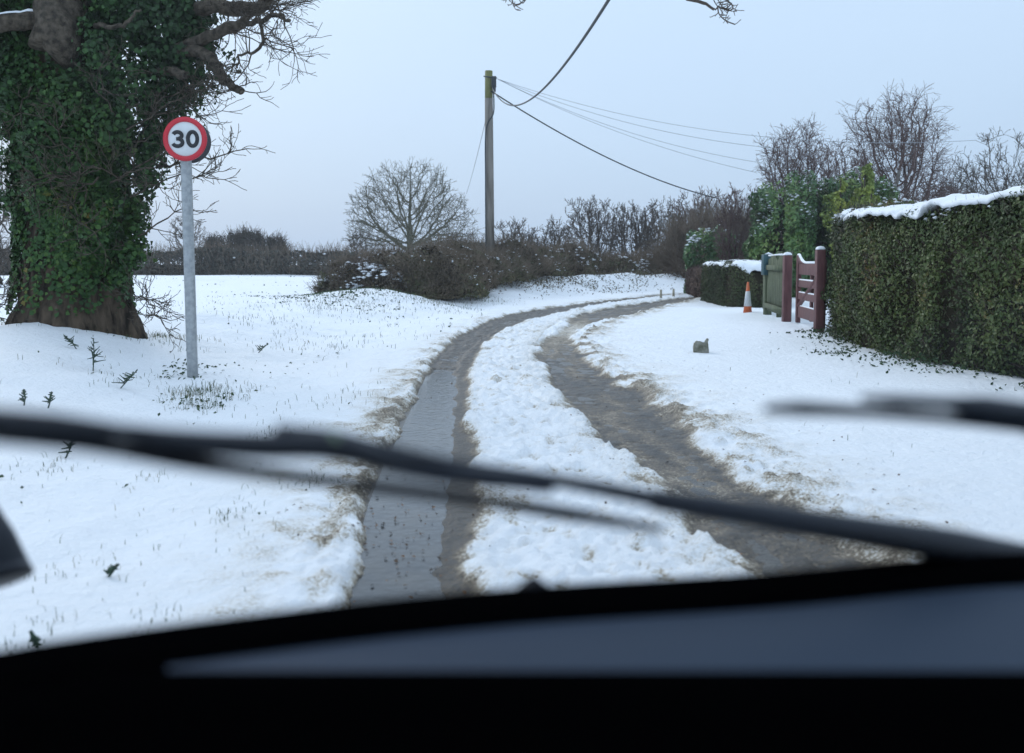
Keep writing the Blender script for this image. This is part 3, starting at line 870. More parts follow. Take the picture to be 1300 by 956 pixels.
# low hedges farther on
CH = [(5.95+0.25, 26.4), (6.3, 30.0)]
ch = hedge('box_hedge', 'low rounded green hedge topped with flat snow behind the traffic cone', 'hedge', CH, 0.78, 1.16, 26000, 0.06, 'conifer', seed=31, pw=0.28, lump=0.05,
           depth=0.10, lfreq=2, twigs=1500, twl=0.12, twr=0.004, aspect=0.5)
snow_cap(ch, CH, 0.78, 1.16, 0.022, 33, broken=0.10, res=0.08, wf=0.90)
BR = [(6.55, 33.2), (6.7, 36.0)]
hedge('beech_hedge', 'small square brown leafed hedge left of the snow topped green one', 'hedge', BR, 0.62, 0.93, 14000, 0.07, 'beech', seed=35, pw=0.22, lump=0.03,
      depth=0.10, twigs=1200, twl=0.15, twr=0.006, twm='twig_red')

# big laurel and the ivy clad bush behind the gate
lx = at(1010, 330, 25)[0]
hedge('laurel_bush', 'large dark green laurel bush dusted with snow behind the wooden fence', 'bush', [(8.6, 32.6), (9.5, 32.4), (10.9, 33.0)], 1.2, lambda x, y: 3.35+0.16*(np.asarray(x)-8), 46000, 0.14, 'laurel', seed=41, pw=0.7,
      lump=0.50, depth=0.42, lfreq=1.5, twigs=1500, twl=0.4, twr=0.008, twm='twig', snow=1100, snow_size=0.05, snow_thr=0.22, snowmin=0.15, aspect=0.5)
lx2 = at(1082, 330, 28)[0]
def shoots(name, label, x, y, z0, w, h, n, leaf, lm, seed, tall=3):
    rs = np.random.RandomState(seed)
    t = thing(name, (x, y, HB(x, y)), label, 'bush')
    P_, N_, sg = [], [], []
    for k_ in range(tall):
        cx, cy = x + w*rs.uniform(-.5, .5)*(0.6+0.4*k_/tall), y+rs.uniform(-.4, .4)
        hk = h*rs.uniform(0.6, 1.0)
        sg.append((cx, cy, HB(cx, cy)-0.1, cx+rs.uniform(-.1, .1), cy, z0+hk*0.95, 0.05, 0.02))
        m = n//tall
        zz = rs.uniform(0.0, 1, m); r_ = (0.20+0.12*np.sin(zz*7+k_*2))*w*(1.12-zz)**0.5
        a = rs.uniform(0, 6.28, m); q = np.sqrt(rs.uniform(0.3, 1, m))*r_
        P_.append(np.stack([cx+np.cos(a)*q, cy+np.sin(a)*q, z0+zz*hk], 1))
        N_.append(np.stack([np.cos(a), np.sin(a), 0.5+0*a], 1))
    P_ = np.concatenate(P_); N_ = np.concatenate(N_)
    P_ += 0.22*np.stack([fbm(P_[:, 0]*2, P_[:, 2]*2, 0, seed), fbm(P_[:, 0]*2, P_[:, 2]*2, 5, seed), fbm(P_[:, 0]*2, P_[:, 2]*2, 9, seed)], 1)
    V, F_ = leaves(P_, N_, leaf, rs, 0.6, 0.6)
    mesh_obj('foliage', V, F_, M[lm], t, attrs={'tint': np.repeat(tints(P_, rs), 4)})
    V, F_ = tubes(sg, 6)
    mesh_obj('stem', V, F_, M['limb'], t)
    return t
shoots('yellow_green_bush', 'tall yellow green leafy bush rising behind the right of the dark laurel', at(1082, 330, 31)[0], 31, 1.0, 1.15, at(1075, 196, 31)[2]-1.0, 13000, 0.11, 'yellowleaf', 44, 6)
shoots('holly_bush', 'narrow pale green bush between the yellow green bush and the tall hedge', at(1112, 330, 30)[0], 30, 1.0, 0.8, at(1100, 224, 30)[2]-1.0, 4000, 0.11, 'yellowleaf', 46, 3)
hedge('viburnum_bush', 'small snowy evergreen bush showing above the low green hedge', 'bush', [(at(902, 330, 36)[0]-.2, 36), (at(902, 330, 36)[0]+.3, 36)], 0.7, 2.3, 3500, 0.13, 'laurel', seed=48, pw=0.7,
      lump=0.25, depth=0.25, snow=160, snow_size=0.07, snow_thr=0.1, snowmin=0.2)

# bush by the lane on the left and the hedgerow behind the pole
hedge('bramble_thicket', 'broad brown and green thicket at the bend, running back to the telegraph pole', 'bush', [(-2.15, 27.2), (-1.75, 29.6), (-1.2, 32), (-0.5, 34.3), (0.7, 37.4)], 1.10, lambda x, y: 1.12+0.10*np.sin(np.asarray(y)*1.1+np.asarray(x))-0.055*(np.asarray(y)-27), 42000, 0.09, 'rowleaf', seed=51, pw=0.9,
      lump=0.45, depth=0.35, lfreq=0.9, twigs=8000, twl=0.40, twr=0.006, twm='brush', snow=500, snow_size=0.035, snow_thr=0.2, snowmin=0.15)
hedge('bramble_bush', 'rounded brown bramble mound between the snow caked clump and the broad thicket', 'bush', [(-4.0, 27.9), (-3.0, 27.6)], 1.0, 1.02, 15000, 0.085, 'rowleaf', seed=52, pw=0.85,
      lump=0.35, depth=0.3, lfreq=1.1, twigs=3500, twl=0.35, twr=0.006, twm='brush', snow=260, snow_size=0.035, snow_thr=0.15, snowmin=0.15)
hedge('snowy_bramble', 'low dark bramble clump caked in snow at the left foot of the brown mound', 'bush', [(-4.35, 27.1), (-3.4, 26.7)], 0.72, 0.62, 5500, 0.07, 'rowleaf', seed=53, pw=0.8,
      lump=0.3, depth=0.3, twigs=1500, twl=0.3, twr=0.006, snow=420, snow_size=0.07, snow_thr=0.0, snowmin=0.15)
ROW = [(-2.2, 37.5), (0.5, 38.5), (3.5, 41.5), (7, 46), (11, 50)]
hedge('field_hedgerow', 'long brown hedgerow on the snowy bank right of the telegraph pole', 'hedge', ROW, 1.15, lambda x, y: 1.05+0.02*(np.asarray(y)-38)+0.15*np.sin(np.asarray(x)*0.9), 42000, 0.11, 'rowleaf', seed=55, pw=0.6,
      lump=0.35, depth=0.3, lfreq=0.8, twigs=9000, twl=0.45, twr=0.008, twm='brush', snow=700, snow_size=0.07, snow_thr=0.28, snowmin=0.1)
ROW2 = [(11.5, 51), (17, 53), (26, 55)]
hedge('roadside_thicket', 'reddish brown thicket behind the low hedges where the lane disappears', 'hedge', [(7.6, 42.5), (9.5, 44), (13, 45)], 1.4, 2.3, 12000, 0.12, 'beech', seed=57, pw=0.7, lump=0.6, depth=0.35, lfreq=0.6,
      twigs=9000, twl=1.0, twr=0.007, twm='brush')
# far hedge across the field, left
FH = [(-60, 66), (-30, 66), (-14, 65), (-4, 62), (0, 60)]
hedge('far_field_hedge', 'dark low hedge running along the far edge of the snowy field', 'hedge', FH, 1.6, lambda x, y: 1.55+0.35*fbm(np.asarray(x)*0.25, 0.0, 0, 5, 3), 42000, 0.19, 'farleaf', seed=61, pw=0.55, lump=0.35,
      depth=0.2, lfreq=0.5, twigs=9000, twl=0.7, twr=0.014, twm='brush', snow=60, snow_size=0.14, snow_thr=0.45, snowmin=0.1)
rx = at(312, 330, 67)[0]
hedge('round_far_bush', 'dark domed bush standing up from the far field hedge', 'bush', [(rx-1.0, 67.2), (rx+1.0, 67.2)], 1.5, 2.5, 7000, 0.18, 'farleaf', seed=63, pw=0.9, lump=0.5, depth=0.3, lfreq=0.6,
      twigs=3500, twl=0.6, twr=0.016, twm='twig_far')

# trees far and near ------------------------------------------------
bare_tree('oak_tree', 'wide domed bare tree on the skyline left of the telegraph pole', 521, 205, 80, 178, seed=71, wood='oaktwig', r0=0.40, rmin=0.0165, n_att=2400, kind='oak', z_crown=0.22, twig_n=1.15, twig_l=0.07, step=0.026, expo=2.0)
bare_tree('young_tree', 'small thin bare tree behind the signpost on the field edge', 238, 266, 74, 60, seed=72, rmin=0.016, n_att=500, kind='round', z_crown=0.2, twig_n=1.5)
bare_tree('scrub_tree', 'bare twiggy scrub tree left of the thicket, under the domed tree', 462, 290, 70, 66, stems=4, seed=73, rmin=0.017, n_att=600, kind='dome', z_crown=0.15)
bare_tree('scrub_tree', 'grey scrub tree hugging the right foot of the domed tree', 580, 290, 62, 84, stems=4, seed=74, rmin=0.016, n_att=700, kind='dome', z_crown=0.15)
specs = [(655, 276, 52, 80, 'first bare hawthorn right of the telegraph pole'),
         (705, 270, 52, 72, 'rounded hawthorn second right of the telegraph pole'),
         (752, 248, 50, 100, 'dense bare hawthorn with the tallest crown right of the pole'),
         (806, 254, 52, 84, 'upright bare hawthorn above the middle of the hedgerow'),
         (850, 252, 50, 90, 'spindly bare hawthorn under the end of the black cable'),
         (893, 238, 47, 105, 'brownish bare hawthorn where the black cable meets the trees')]
for i, (px, pt, Y, w, lab) in enumerate(specs):
    bare_tree('hawthorn_tree', lab, px, pt, Y, w, stems=4 if i % 2 else 5, seed=80+i, rmin=0.0135, n_att=1000 if i < 2 else 1400, kind='vase' if i != 1 else 'dome', z_crown=0.1, twig_n=1.9, twig_l=0.075,
              wood='twig_far' if i != 5 else 'twig_red', group='bare hawthorns along the hedgerow', r0=0.09)
bare_tree('plum_tree', 'dark reddish bare tree left of the big laurel bush', 935, 224, 34, 70, stems=3, seed=90, wood='twig_red', rmin=0.009, n_att=1400, kind='round', z_crown=0.1, twig_n=2.2, r0=0.07)
bare_tree('apple_tree', 'arching bare tree with tangled twigs above the laurel bush', 1010, 150, 36, 125, stems=3, seed=91, wood='twig_red', rmin=0.0075, n_att=2000, kind='vase', z_crown=0.2, twig_n=3.0, droop=0.25, twig_l=0.10, r0=0.10)
bare_tree('birch_tree', 'tall slender birch with pale trunk behind the yellow green bush', 1132, 112, 38, 160, stems=2, seed=92, wood='twig_red', trunkmat='birch', rmin=0.0075, n_att=2100, kind='vase', z_crown=0.22, twig_n=3.0, droop=0.35, twig_l=0.12, lean=0.2, r0=0.13)
bare_tree('ash_tree', 'bare spreading tree behind the hedge at the right edge of the photo', 1262, 162, 48, 170, stems=2, seed=93, rmin=0.011, n_att=2200, kind='dome', z_crown=0.15, twig_n=2.8, r0=0.16)
bare_tree('elder_tree', 'low mauve bare scrub between birch and the tree at right', 1190, 222, 46, 120, stems=5, seed=94, wood='twig_red', rmin=0.012, n_att=1700, kind='dome', z_crown=0.1, twig_n=2.8)
bare_tree('alder_tree', 'bare tree filling the gap between the tangled tree and the birch', 1062, 172, 46, 90, stems=3, seed=96, wood='twig_red', rmin=0.010, n_att=1100, kind='vase', z_crown=0.12, twig_n=2.0, twig_l=0.09)
bare_tree('hazel_tree', 'fine twigged bare tree behind the middle of the tall clipped hedge', 1215, 186, 58, 110, stems=3, seed=98, wood='twig_far', rmin=0.013, n_att=1300, kind='dome', z_crown=0.12, twig_n=2.0)
bare_tree('willow_tree', 'bare tree half hidden behind the ivy covered trunk at left edge', -5, 130, 40, 150, stems=2, seed=95, rmin=0.010, n_att=1200, kind='dome', z_crown=0.1)
hedge('far_garden_hedge', 'dark brown band of scrub behind the tall clipped hedge', 'hedge', [(12, 44), (20, 45), (32, 44)], 1.4, 2.6, 14000, 0.16, 'beech', seed=97, pw=0.6, lump=0.5, depth=0.3, lfreq=0.5, twigs=5000, twl=0.8, twr=0.012, twm='twig_red')

# ------------------------------------------------------------------ the ivy clad oak on the left
TY = 11.9
tb = at(92, 436, TY); TZ = float(HB(tb[0], TY))
oak = thing('ivy_clad_tree', (tb[0], TY, TZ), 'thick old tree trunk smothered in dark ivy beside the speed limit sign', 'tree')
zs = np.linspace(TZ-0.25, TZ+4.6, 120)
cen = np.stack([np.interp(zs-TZ, [0, 1.2, 2.6, 4.6], [tb[0], tb[0]+0.08, tb[0]+0.0, tb[0]-0.15]), np.full(120, TY), zs], 1)
rt = np.interp(zs-TZ, [-0.25, 0, 0.25, 0.6, 1.4, 2.6, 3.4, 4.6], [0.84, 0.74, 0.65, 0.60, 0.56, 0.52, 0.48, 0.42])
KT = 90
ang = np.arange(KT)*2*math.pi/KT
AA, ZZ = np.meshgrid(ang, zs)
flute = 0.05*np.sin(AA*5+1.0)*np.exp(-(ZZ-TZ)/0.7) + 0.05*np.sin(AA*3+ZZ*0.6) 
furrow = -0.035*np.abs(np.sin(AA*22 + 2.2*fbm(AA*3, ZZ*1.5, 0, 5)))*1.3 + 0.02*fbm(np.cos(AA)*4, np.sin(AA)*4, ZZ*2.5, 8, 4)
Rr = rt[:, None]*(1+flute) + furrow
X = cen[:, 0][:, None] + np.cos(AA)*Rr; Y = TY + np.sin(AA)*Rr*0.9
i = np.arange(120*KT).reshape(120, KT); j = np.roll(i, -1, 1)
F_ = np.stack([i[:-1], j[:-1], j[1:], i[1:]], -1).reshape(-1, 4)
trunk = mesh_obj('trunk', np.stack([X, Y, ZZ], -1).reshape(-1, 3), F_, M['bark'], oak, smooth=True)
rs = np.random.RandomState(7)
# limbs traced in photo pixels at their own distance
def limb(pts, r0, r1, name='limb', m='limb', k_=10, rough=0.18, seed=1, dy=None, parent=oak, tw=0, twl=0.35, nlev=3):
    P_ = np.array([at(px, py, Yd) for px, py, Yd in pts])
    Q = spline(P_, 7)
    Q = Q + np.stack([fbm(np.arange(len(Q))*0.45, 0.3, seed, seed, 2), 0*Q[:, 0], fbm(np.arange(len(Q))*0.45, 7.3, seed, seed+3, 2)], 1)*0.025
    rr_ = np.linspace(r0, r1, len(Q))
    V, F_ = chain(Q, rr_, k_, rough, seed)
    mesh_obj(name, V, F_, M[m], parent, smooth=True)
    return Q, rr_
TW = []
def twigs_on(Q, rr_, n, L, lev, seed, t0=0.25, up=0.06, droop=0.0, rmin=0.0026, spread=0.8, start=0.0075, kids=(1, 2), wig=0.22):
    rs_ = np.random.RandomState(seed)
    for k_ in range(n):
        i = int(len(Q)*rs_.uniform(t0, 0.999)); i = min(max(i, 1), len(Q)-1)
        d = Q[i]-Q[i-1]; d /= max(np.linalg.norm(d), 1e-6)
        a = rs_.normal(0, 1, 3); a[1] *= 0.7; a -= d*np.dot(a, d); a /= np.linalg.norm(a)
        nd = d*0.7 + a*spread; nd /= np.linalg.norm(nd)
        grow(rs_, Q[i], nd, L*rs_.uniform(0.5, 1.1), min(start, rr_[i]*0.8), lev, TW, up, droop, 0.72, 0.75, kids, wig, rmin)
l1 = limb([(225, 18, 11.7), (262, 8, 11.4), (300, 12, 11.2), (338, 6, 11.1), (345, -25, 11.0)], 0.085, 0.055, seed=2)
l1b = limb([(330, 5, 11.1), (300, 30, 11.0), (250, 50, 11.3), (205, 70, 11.6)], 0.035, 0.075, seed=3)
l2 = limb([(255, 50, 11.3), (285, 42, 11.1), (315, 32, 11.0), (335, 24, 10.9), (352, 18, 10.9), (368, 26, 10.8)], 0.045, 0.016, seed=4)
l3 = limb([(225, 62, 11.4), (262, 70, 11.2), (276, 88, 11.1), (288, 102, 11.05), (308, 116, 11.0)], 0.060, 0.040, seed=5)
l4 = limb([(330, 24, 10.9), (334, 50, 10.8), (322, 66, 10.7), (305, 70, 10.7), (300, 88, 10.7)], 0.022, 0.010, seed=6)
l5 = limb([(180, 90, 11.6), (215, 92, 11.3), (236, 96, 11.2)], 0.07, 0.04, seed=7)
l6 = limb([(-40, 34, 11.3), (0, 30, 11.2), (40, 28, 11.3), (90, 30, 11.6)], 0.085, 0.12, seed=8)
l7 = limb([(60, 60, 11.3), (80, 20, 11.4), (100, -30, 11.6)], 0.22, 0.25, seed=9, rough=0.22, k_=16)
l8 = limb([(120, 30, 11.2), (150, 34, 11.0), (168, 22, 10.9), (178, 12, 10.9)], 0.028, 0.012, seed=10)
sc_ = limb([(350, -20, 11.0), (345, 0, 11.0), (362, 30, 10.9)], 0.012, 0.006, name='branchlet', seed=12)
# snow lying on the left limb
Vs, Fs = chain(l6[0][4:18] + np.array([0, 0, 0.085]), np.linspace(0.03, 0.05, 14), 8, 0.4, 5)
mesh_obj('lying_snow', Vs, Fs, M['snow'], oak, smooth=True)
twigs_on(*l1, 15, 0.42, 3, 101, t0=0.3, droop=0.05)
twigs_on(*l2, 14, 0.40, 3, 102, t0=0.2)
twigs_on(*l3, 6, 0.22, 2, 103, t0=0.2)
twigs_on(*l4, 10, 0.32, 3, 104, t0=0.1, droop=0.04)
twigs_on(*l5, 6, 0.4, 3, 105, t0=0.3)
twigs_on(*sc_, 8, 0.3, 3, 115, t0=0.3)
# fans of twigs low on the trunk
fan = [((150, 230, 11.3), (225, 195, 10.9)), ((140, 232, 11.3), (235, 175, 11.0)), ((165, 250, 11.4), (235, 215, 11.1)), ((110, 215, 11.2), (70, 165, 10.9)), ((100, 218, 11.2), (52, 235, 10.9)),
       ((120, 210, 11.2), (82, 235, 10.9)), ((125, 225, 11.2), (78, 262, 10.9)), ((165, 180, 11.4), (250, 150, 11.1)), ((180, 150, 11.4), (262, 130, 11.1)), ((90, 225, 11.2), (30, 222, 10.9)),
       ((175, 300, 11.5), (232, 262, 11.2)), ((160, 222, 11.3), (100, 205, 10.9)), ((75, 255, 11.2), (125, 305, 10.8)), ((180, 120, 11.4), (255, 112, 11.1)), ((40, 110, 11.2), (15, 150, 11.0)), ((150, 150, 11.2), (120, 90, 10.9)),
       ((200, 210, 11.2), (300, 192, 11.0)), ((205, 205, 11.2), (262, 232, 11.0)), ((160, 165, 11.2), (240, 120, 11.0))]
rsf = np.random.RandomState(5)
for i_, (a_, b_) in enumerate(fan):
    A_, B_ = at(*a_), at(*b_)
    n_s = 7
    pts_ = [A_ + (B_-A_)*t + rsf.normal(0, 0.03, 3)*(t > 0) for t in np.linspace(0, 1, n_s)]
    for k_ in range(n_s-1):
        TW.append((*pts_[k_], *pts_[k_+1], 0.013*(1-k_/n_s*0.7), 0.013*(1-(k_+1)/n_s*0.7), 2))
    twigs_on(np.array(pts_), np.full(n_s, 0.01), 7, 0.26, 2, 120+i_, t0=0.3, start=0.006, rmin=0.003)
# twigs at the foot, both sides
for i_, (a_, b_) in enumerate([((22, 395, 11.6), (-20, 372, 11.2)), ((20, 380, 11.6), (-10, 350, 11.3)), ((165, 370, 11.4), (200, 392, 11.0)), ((168, 380, 11.4), (192, 378, 11.1)), ((165, 395, 11.3), (205, 402, 11.0)), ((24, 410, 11.5), (-15, 400, 11.2))]):
    A_, B_ = at(*a_), at(*b_)
    pts_ = np.array([A_ + (B_-A_)*t for t in np.linspace(0, 1, 5)]) + rsf.normal(0, 0.015, (5, 3))
    for k_ in range(4): TW.append((*pts_[k_], *pts_[k_+1], 0.006, 0.005, 2))
    twigs_on(pts_, np.full(5, 0.008), 8, 0.22, 2, 150+i_, t0=0.2, start=0.005, rmin=0.003)
V, F_ = tubes(np.array(TW)[:, :8], 4)
mesh_obj('twigs', V, F_, M['limb'], oak)
# ivy
IV, IN = [], []
def ivy_trunk(n):
    z = rs.uniform(0, 1, n)**0.9*4.6 + 0.12
    a = rs.uniform(0, 2*math.pi, n)
    c = np.interp(z, [0, 1.2, 2.6, 4.6], [tb[0], tb[0]+0.08, tb[0], tb[0]-0.15])
    rb = np.interp(z, [0, 0.25, 0.6, 1.4, 2.6, 3.4, 4.6], [0.74, 0.65, 0.60, 0.56, 0.52, 0.48, 0.42])
    den = fbm(np.cos(a)*1.8, np.sin(a)*1.8, z*0.9, 71, 3)
    thick = np.interp(z, [0, 0.35, 1.0, 1.8, 3.0, 4.6], [0.01, 0.04, 0.07, 0.12, 0.27, 0.42]) * (0.75+1.0*den)
    keep = rs.uniform(0, 1, n) < np.interp(z, [0, 0.35, 0.75, 1.2], [0.0, 0.30, 0.70, 1.0]) * (0.22 + 0.95*sstep(-0.5, 0.15, den))
    r_ = rb + np.maximum(thick, 0.02)*rs.uniform(0.15, 1.1, n)
    P_ = np.stack([c+np.cos(a)*r_, TY+np.sin(a)*r_*0.92, TZ+z], 1)
    N_ = np.stack([np.cos(a), np.sin(a), 0.25+0*a], 1)
    return P_[keep], N_[keep]
P_, N_ = ivy_trunk(74000)
IV.append(P_); IN.append(N_)
blobs = [(205, 40, 11.6, 62), (240, 75, 11.5, 40), (228, 110, 11.6, 42), (205, 150, 11.7, 40), (190, 185, 11.8, 32), (170, 10, 11.6, 60), (235, 15, 11.6, 45), (20, 90, 11.7, 42), (12, 150, 11.8, 34), (30, 210, 11.7, 30),
         (10, 55, 11.5, 30), (130, 60, 11.2, 34), (175, 110, 11.3, 40), (140, 160, 11.3, 36), (95, 130, 11.25, 34), (60, 160, 11.3, 36), (60, 240, 11.35, 30), (120, 280, 11.3, 34), (185, 230, 11.7, 20), (172, 318, 11.7, 19), (160, 330, 11.6, 18),
         (-20, 20, 11.6, 45), (150, -30, 11.5, 60), (40, -20, 11.6, 50), (15, 255, 11.8, 22), (250, 45, 11.5, 22), (262, 60, 11.5, 12), (10, 115, 11.3, 26), (174, 262, 11.7, 20), (178, 205, 11.7, 28), (170, 290, 11.7, 18), (150, 350, 11.5, 16)]
for (px, py, Yd, r) in blobs:
    c = at(px, py, Yd); R_ = r/FPX*Yd
    m = int(1300*(R_/0.4)**2) + 80
    d = rs.normal(0, 1, (m, 3)); d /= np.linalg.norm(d, axis=1, keepdims=True)
    q = rs.uniform(0.15, 1, m)**0.5
    f = 1 + 0.55*fbm(d[:, 0]*2.2+px, d[:, 1]*2.2, d[:, 2]*2.2, int(px) % 97, 3)
    P_ = c + d*(R_*q*f)[:, None]*np.array([1, 0.7, 1])
    IV.append(P_); IN.append(d)
P_ = np.concatenate(IV); N_ = np.concatenate(IN)
# bare patch where the old branch scar shows
hole = at(82, 52, 11.3)
dd = np.sqrt(((P_[:, 0]-hole[0])/0.27)**2 + ((P_[:, 2]-hole[2])/0.36)**2)
ok = ~((dd < 1+0.3*rs.normal(0, 1, len(P_))) & (P_[:, 1] < TY-0.05))
P_, N_ = P_[ok], N_[ok]
V, F_ = leaves(P_, N_*1.2 + np.array([0, -0.15, 0.1]), 0.056, rs, 0.95, 0.62)
mesh_obj('ivy', V, F_, M['ivy'], oak, attrs={'tint': np.repeat(tints(P_, rs, 1.6, 0.5), 4)})
# scar wood
V, F_ = chain(np.array([at(62, 5, 11.35), at(75, 35, 11.28), at(82, 60, 11.25), at(86, 84, 11.4)]), [0.17, 0.20, 0.19, 0.06], 18, 0.15, 3)
mesh_obj('branch_scar', V, F_, M['limb'], oak, smooth=True)

# tree standing right of the lane, out of view but for the twigs that hang into the top of the picture
ot = thing('roadside_tree', (9.5, 8.5, 0.05), 'hooked bare twig tips hanging down from above at the top of the photo', 'tree')
V, F_ = chain(np.array([(9.5, 8.5, -0.1), (9.45, 8.5, 1.5), (9.3, 8.5, 3.0), (9.0, 8.6, 4.6)]), [0.42, 0.33, 0.29, 0.22], 16, 0.15, 4)
mesh_obj('trunk', V, F_, M['bark'], ot, smooth=True)
TW = []
Q, rr_ = limb([(2040, -160, 8.5), (1500, -170, 9), (1080, -60, 9), (880, -8, 9.0), (895, 5, 9.0), (913, 11, 9.0)], 0.045, 0.006, parent=ot, seed=21, m='twig')
Q2, rr2 = limb([(1500, -170, 9), (1000, -130, 9), (760, -90, 9), (640, -14, 9.0)], 0.04, 0.006, parent=ot, seed=22, m='twig')
def curly(px, py, pts, r=0.006):
    P_ = spline([at(px+a, py+b, 9.0+0.05*k_) for k_, (a, b) in enumerate(pts)], 4)
    for k_ in range(len(P_)-1): TW.append((*P_[k_], *P_[k_+1], r, r*0.9, 1))
    twigs_on(P_, np.full(len(P_), 0.006), 5, 0.06, 1, int(px+py), t0=0.2, start=0.004, rmin=0.003)
curly(911, 0, [(0, 8), (2, 18), (10, 26), (22, 31)])
curly(903, -6, [(0, 0), (8, 14), (18, 17), (26, 10)])
curly(905, -8, [(0, 0), (16, 8), (24, 4), (26, -8)])
curly(900, -10, [(0, 0), (10, 8), (20, 22), (28, 20)])
curly(910, 4, [(0, 0), (14, -2), (20, 6), (12, 12)], 0.004)
TWR = TW; TW = []
curly(645, -14, [(0, 0), (4, 12), (8, 20), (14, 20)], 0.005)
curly(650, -16, [(0, 0), (8, 14), (14, 20), (18, 12)], 0.005)
curly(640, -14, [(0, 0), (4, 10), (10, 18)], 0.004)
for tw_ in (TWR, TW):
    V, F_ = tubes(np.array(tw_)[:, :8], 4)
    mesh_obj('twigs', V, F_, M['twig'], ot)

# ------------------------------------------------------------------ speed limit sign
SY = 10.35
sp = gnd(240, 489, 0.03); SY = sp[1]
sgx = at(236, 330, SY)[0]
sbz = float(HB(sgx, SY))
sign = thing('speed_limit_sign', (sgx, SY, sbz), 'round 30 speed limit sign with red ring on a grey metal post', 'sign')
sc = at(235, 176.5, SY)
RS = 27.5/FPX*SY
post = np.array([(sgx+0.015, SY+0.075, sbz-0.1), (sgx, SY+0.075, sc[2]+RS*0.8)])
pr = 6.9/FPX*SY
V, F_ = chain(np.linspace(post[0], post[1], 8), pr, 28)
mesh_obj('post', V, F_, M['galv'], sign, smooth=True)
def disc(cx, cy, cz, r0, r1, y0, y1, n=64):
    a = np.arange(n)*2*math.pi/n
    V = []
    for r, y in ((r0, y0), (r1, y0), (r1, y1), (r0, y1)):
        V.append(np.stack([cx+np.cos(a)*r, np.full(n, y), cz+np.sin(a)*r], 1))
    i = np.arange(n); j = (i+1) % n
    F = []
    for a_, b_ in ((0, 1), (1, 2), (2, 3), (3, 0)):
        F.append(np.stack([i+a_*n, i+b_*n, j+b_*n, j+a_*n], 1))
    return np.concatenate(V), [np.concatenate(F)]
V, F_ = disc(sc[0], 0, sc[2], 0.001, RS*0.985, SY-0.004, SY+0.010)
mesh_obj('plate', V, F_, M['white'], sign)
V, F_ = disc(sc[0], 0, sc[2], RS*0.775, RS, SY-0.008, SY+0.006)
mesh_obj('red_ring', V, F_, M['red'], sign)
V, F_ = disc(sc[0]-0.010, 0, sc[2]-0.008, 0.001, RS*0.98, SY+0.17, SY+0.185)
mesh_obj('rear_plate', V, F_, M['plateback'], sign)
for dz in (-0.10, 0.10):
    V, F_ = box((sc[0]+0.01, SY+0.085, sc[2]+dz), (0.16, 0.15, 0.03))
    mesh_obj('bracket', V, F_, M['galv'], sign)
def stroke(path, w, y0, y1):
    P_ = np.array(path, float); T = np.gradient(P_, axis=0); T /= np.linalg.norm(T, axis=1, keepdims=True)
    N_ = np.stack([-T[:, 1], T[:, 0]], 1)*w/2
    a, b = P_+N_, P_-N_
    n = len(P_)
    V = np.concatenate([np.stack([q[:, 0], np.full(n, yy), q[:, 1]], 1) for yy in (y0, y1) for q in (a, b)])
    i = np.arange(n-1)
    F = [np.stack([i, i+1, i+1+n, i+n], 1), np.stack([i+2*n, i+3*n, i+3*n+1, i+2*n+1], 1), np.stack([i, i+2*n, i+2*n+1, i+1], 1), np.stack([i+n, i+n+1, i+3*n+1, i+3*n], 1)]
    F.append(np.array([[0, n, 3*n, 2*n], [n-1, 3*n-1, 4*n-1, 2*n-1]]))
    return V, [np.concatenate(F)]
u_ = RS/27.5            # metres per photo pixel on the plate
w_ = 4.8*u_; h2 = 8.6*u_
def arc(cx, cz, rx_, rz_, a0, a1, n=18):
    return [(cx+rx_*math.cos(rad(a)), cz+rz_*math.sin(rad(a))) for a in np.linspace(a0, a1, n)]
x3, x0_ = sc[0]-9.3*u_, sc[0]+9.6*u_
up_ = arc(x3, sc[2]+h2*0.5, 5.4*u_, h2*0.5, 160, -72)
lo_ = arc(x3, sc[2]-h2*0.5, 6.2*u_, h2*0.54, 72, -160)
V1 = stroke(up_, w_, SY-0.0085, SY-0.001); V2 = stroke(lo_, w_, SY-0.0092, SY-0.0012)
V3 = stroke([(x3-1.6*u_, sc[2]+0.1*u_), (x3+3*u_, sc[2]+0.1*u_)], w_*0.9, SY-0.0099, SY-0.0014)
V, F_ = join([V1, V2, V3]); mesh_obj('digit_three', V, F_, M['black'], sign)
V, F_ = stroke(arc(x0_, sc[2], 5.9*u_, h2*1.02, 0, 361, 48), w_, SY-0.0085, SY-0.001)
mesh_obj('digit_zero', V, F_, M['black'], sign)

# ------------------------------------------------------------------ telegraph pole and its lines
PY = 35.2
pb = at(622, 350, PY); pt_ = at(620.5, 90, PY)
pz = float(HB(pb[0], PY))
pole = thing('telegraph_pole', (pb[0], PY, pz), 'tall wooden telegraph pole rising from the hedgerow', 'pole')
V, F_ = chain(np.array([[pb[0], PY, pz-0.3], [pb[0]-0.01, PY, 3.5], [pt_[0], PY, at(620, 125, PY)[2]]]), [0.165, 0.15, 0.135], 20)
mesh_obj('shaft', V, F_, M['pole'], pole, smooth=True)
V, F_ = chain(np.array([[pt_[0], PY, at(620, 125, PY)[2]+0.003], [pt_[0], PY, pt_[2]]]), [0.134, 0.128], 20)
mesh_obj('mossy_top', V, F_, M['polegreen'], pole, smooth=True)
c_ = at(627, 104, PY-0.2)
V, F_ = join([box(c_, (0.16, 0.2, 0.36)), box(c_+np.array([0.02, -0.06, -0.26]), (0.09, 0.1, 0.16))])
bevel(mesh_obj('junction_box', V, F_, M['cable'], pole), 0.02)
a_ = at(614, 98, PY); b_ = at(631, 100, PY)
V, F_ = chain(np.array([a_+[0, -.16, 0], b_+[0, -.16, 0]]), 0.022, 8)
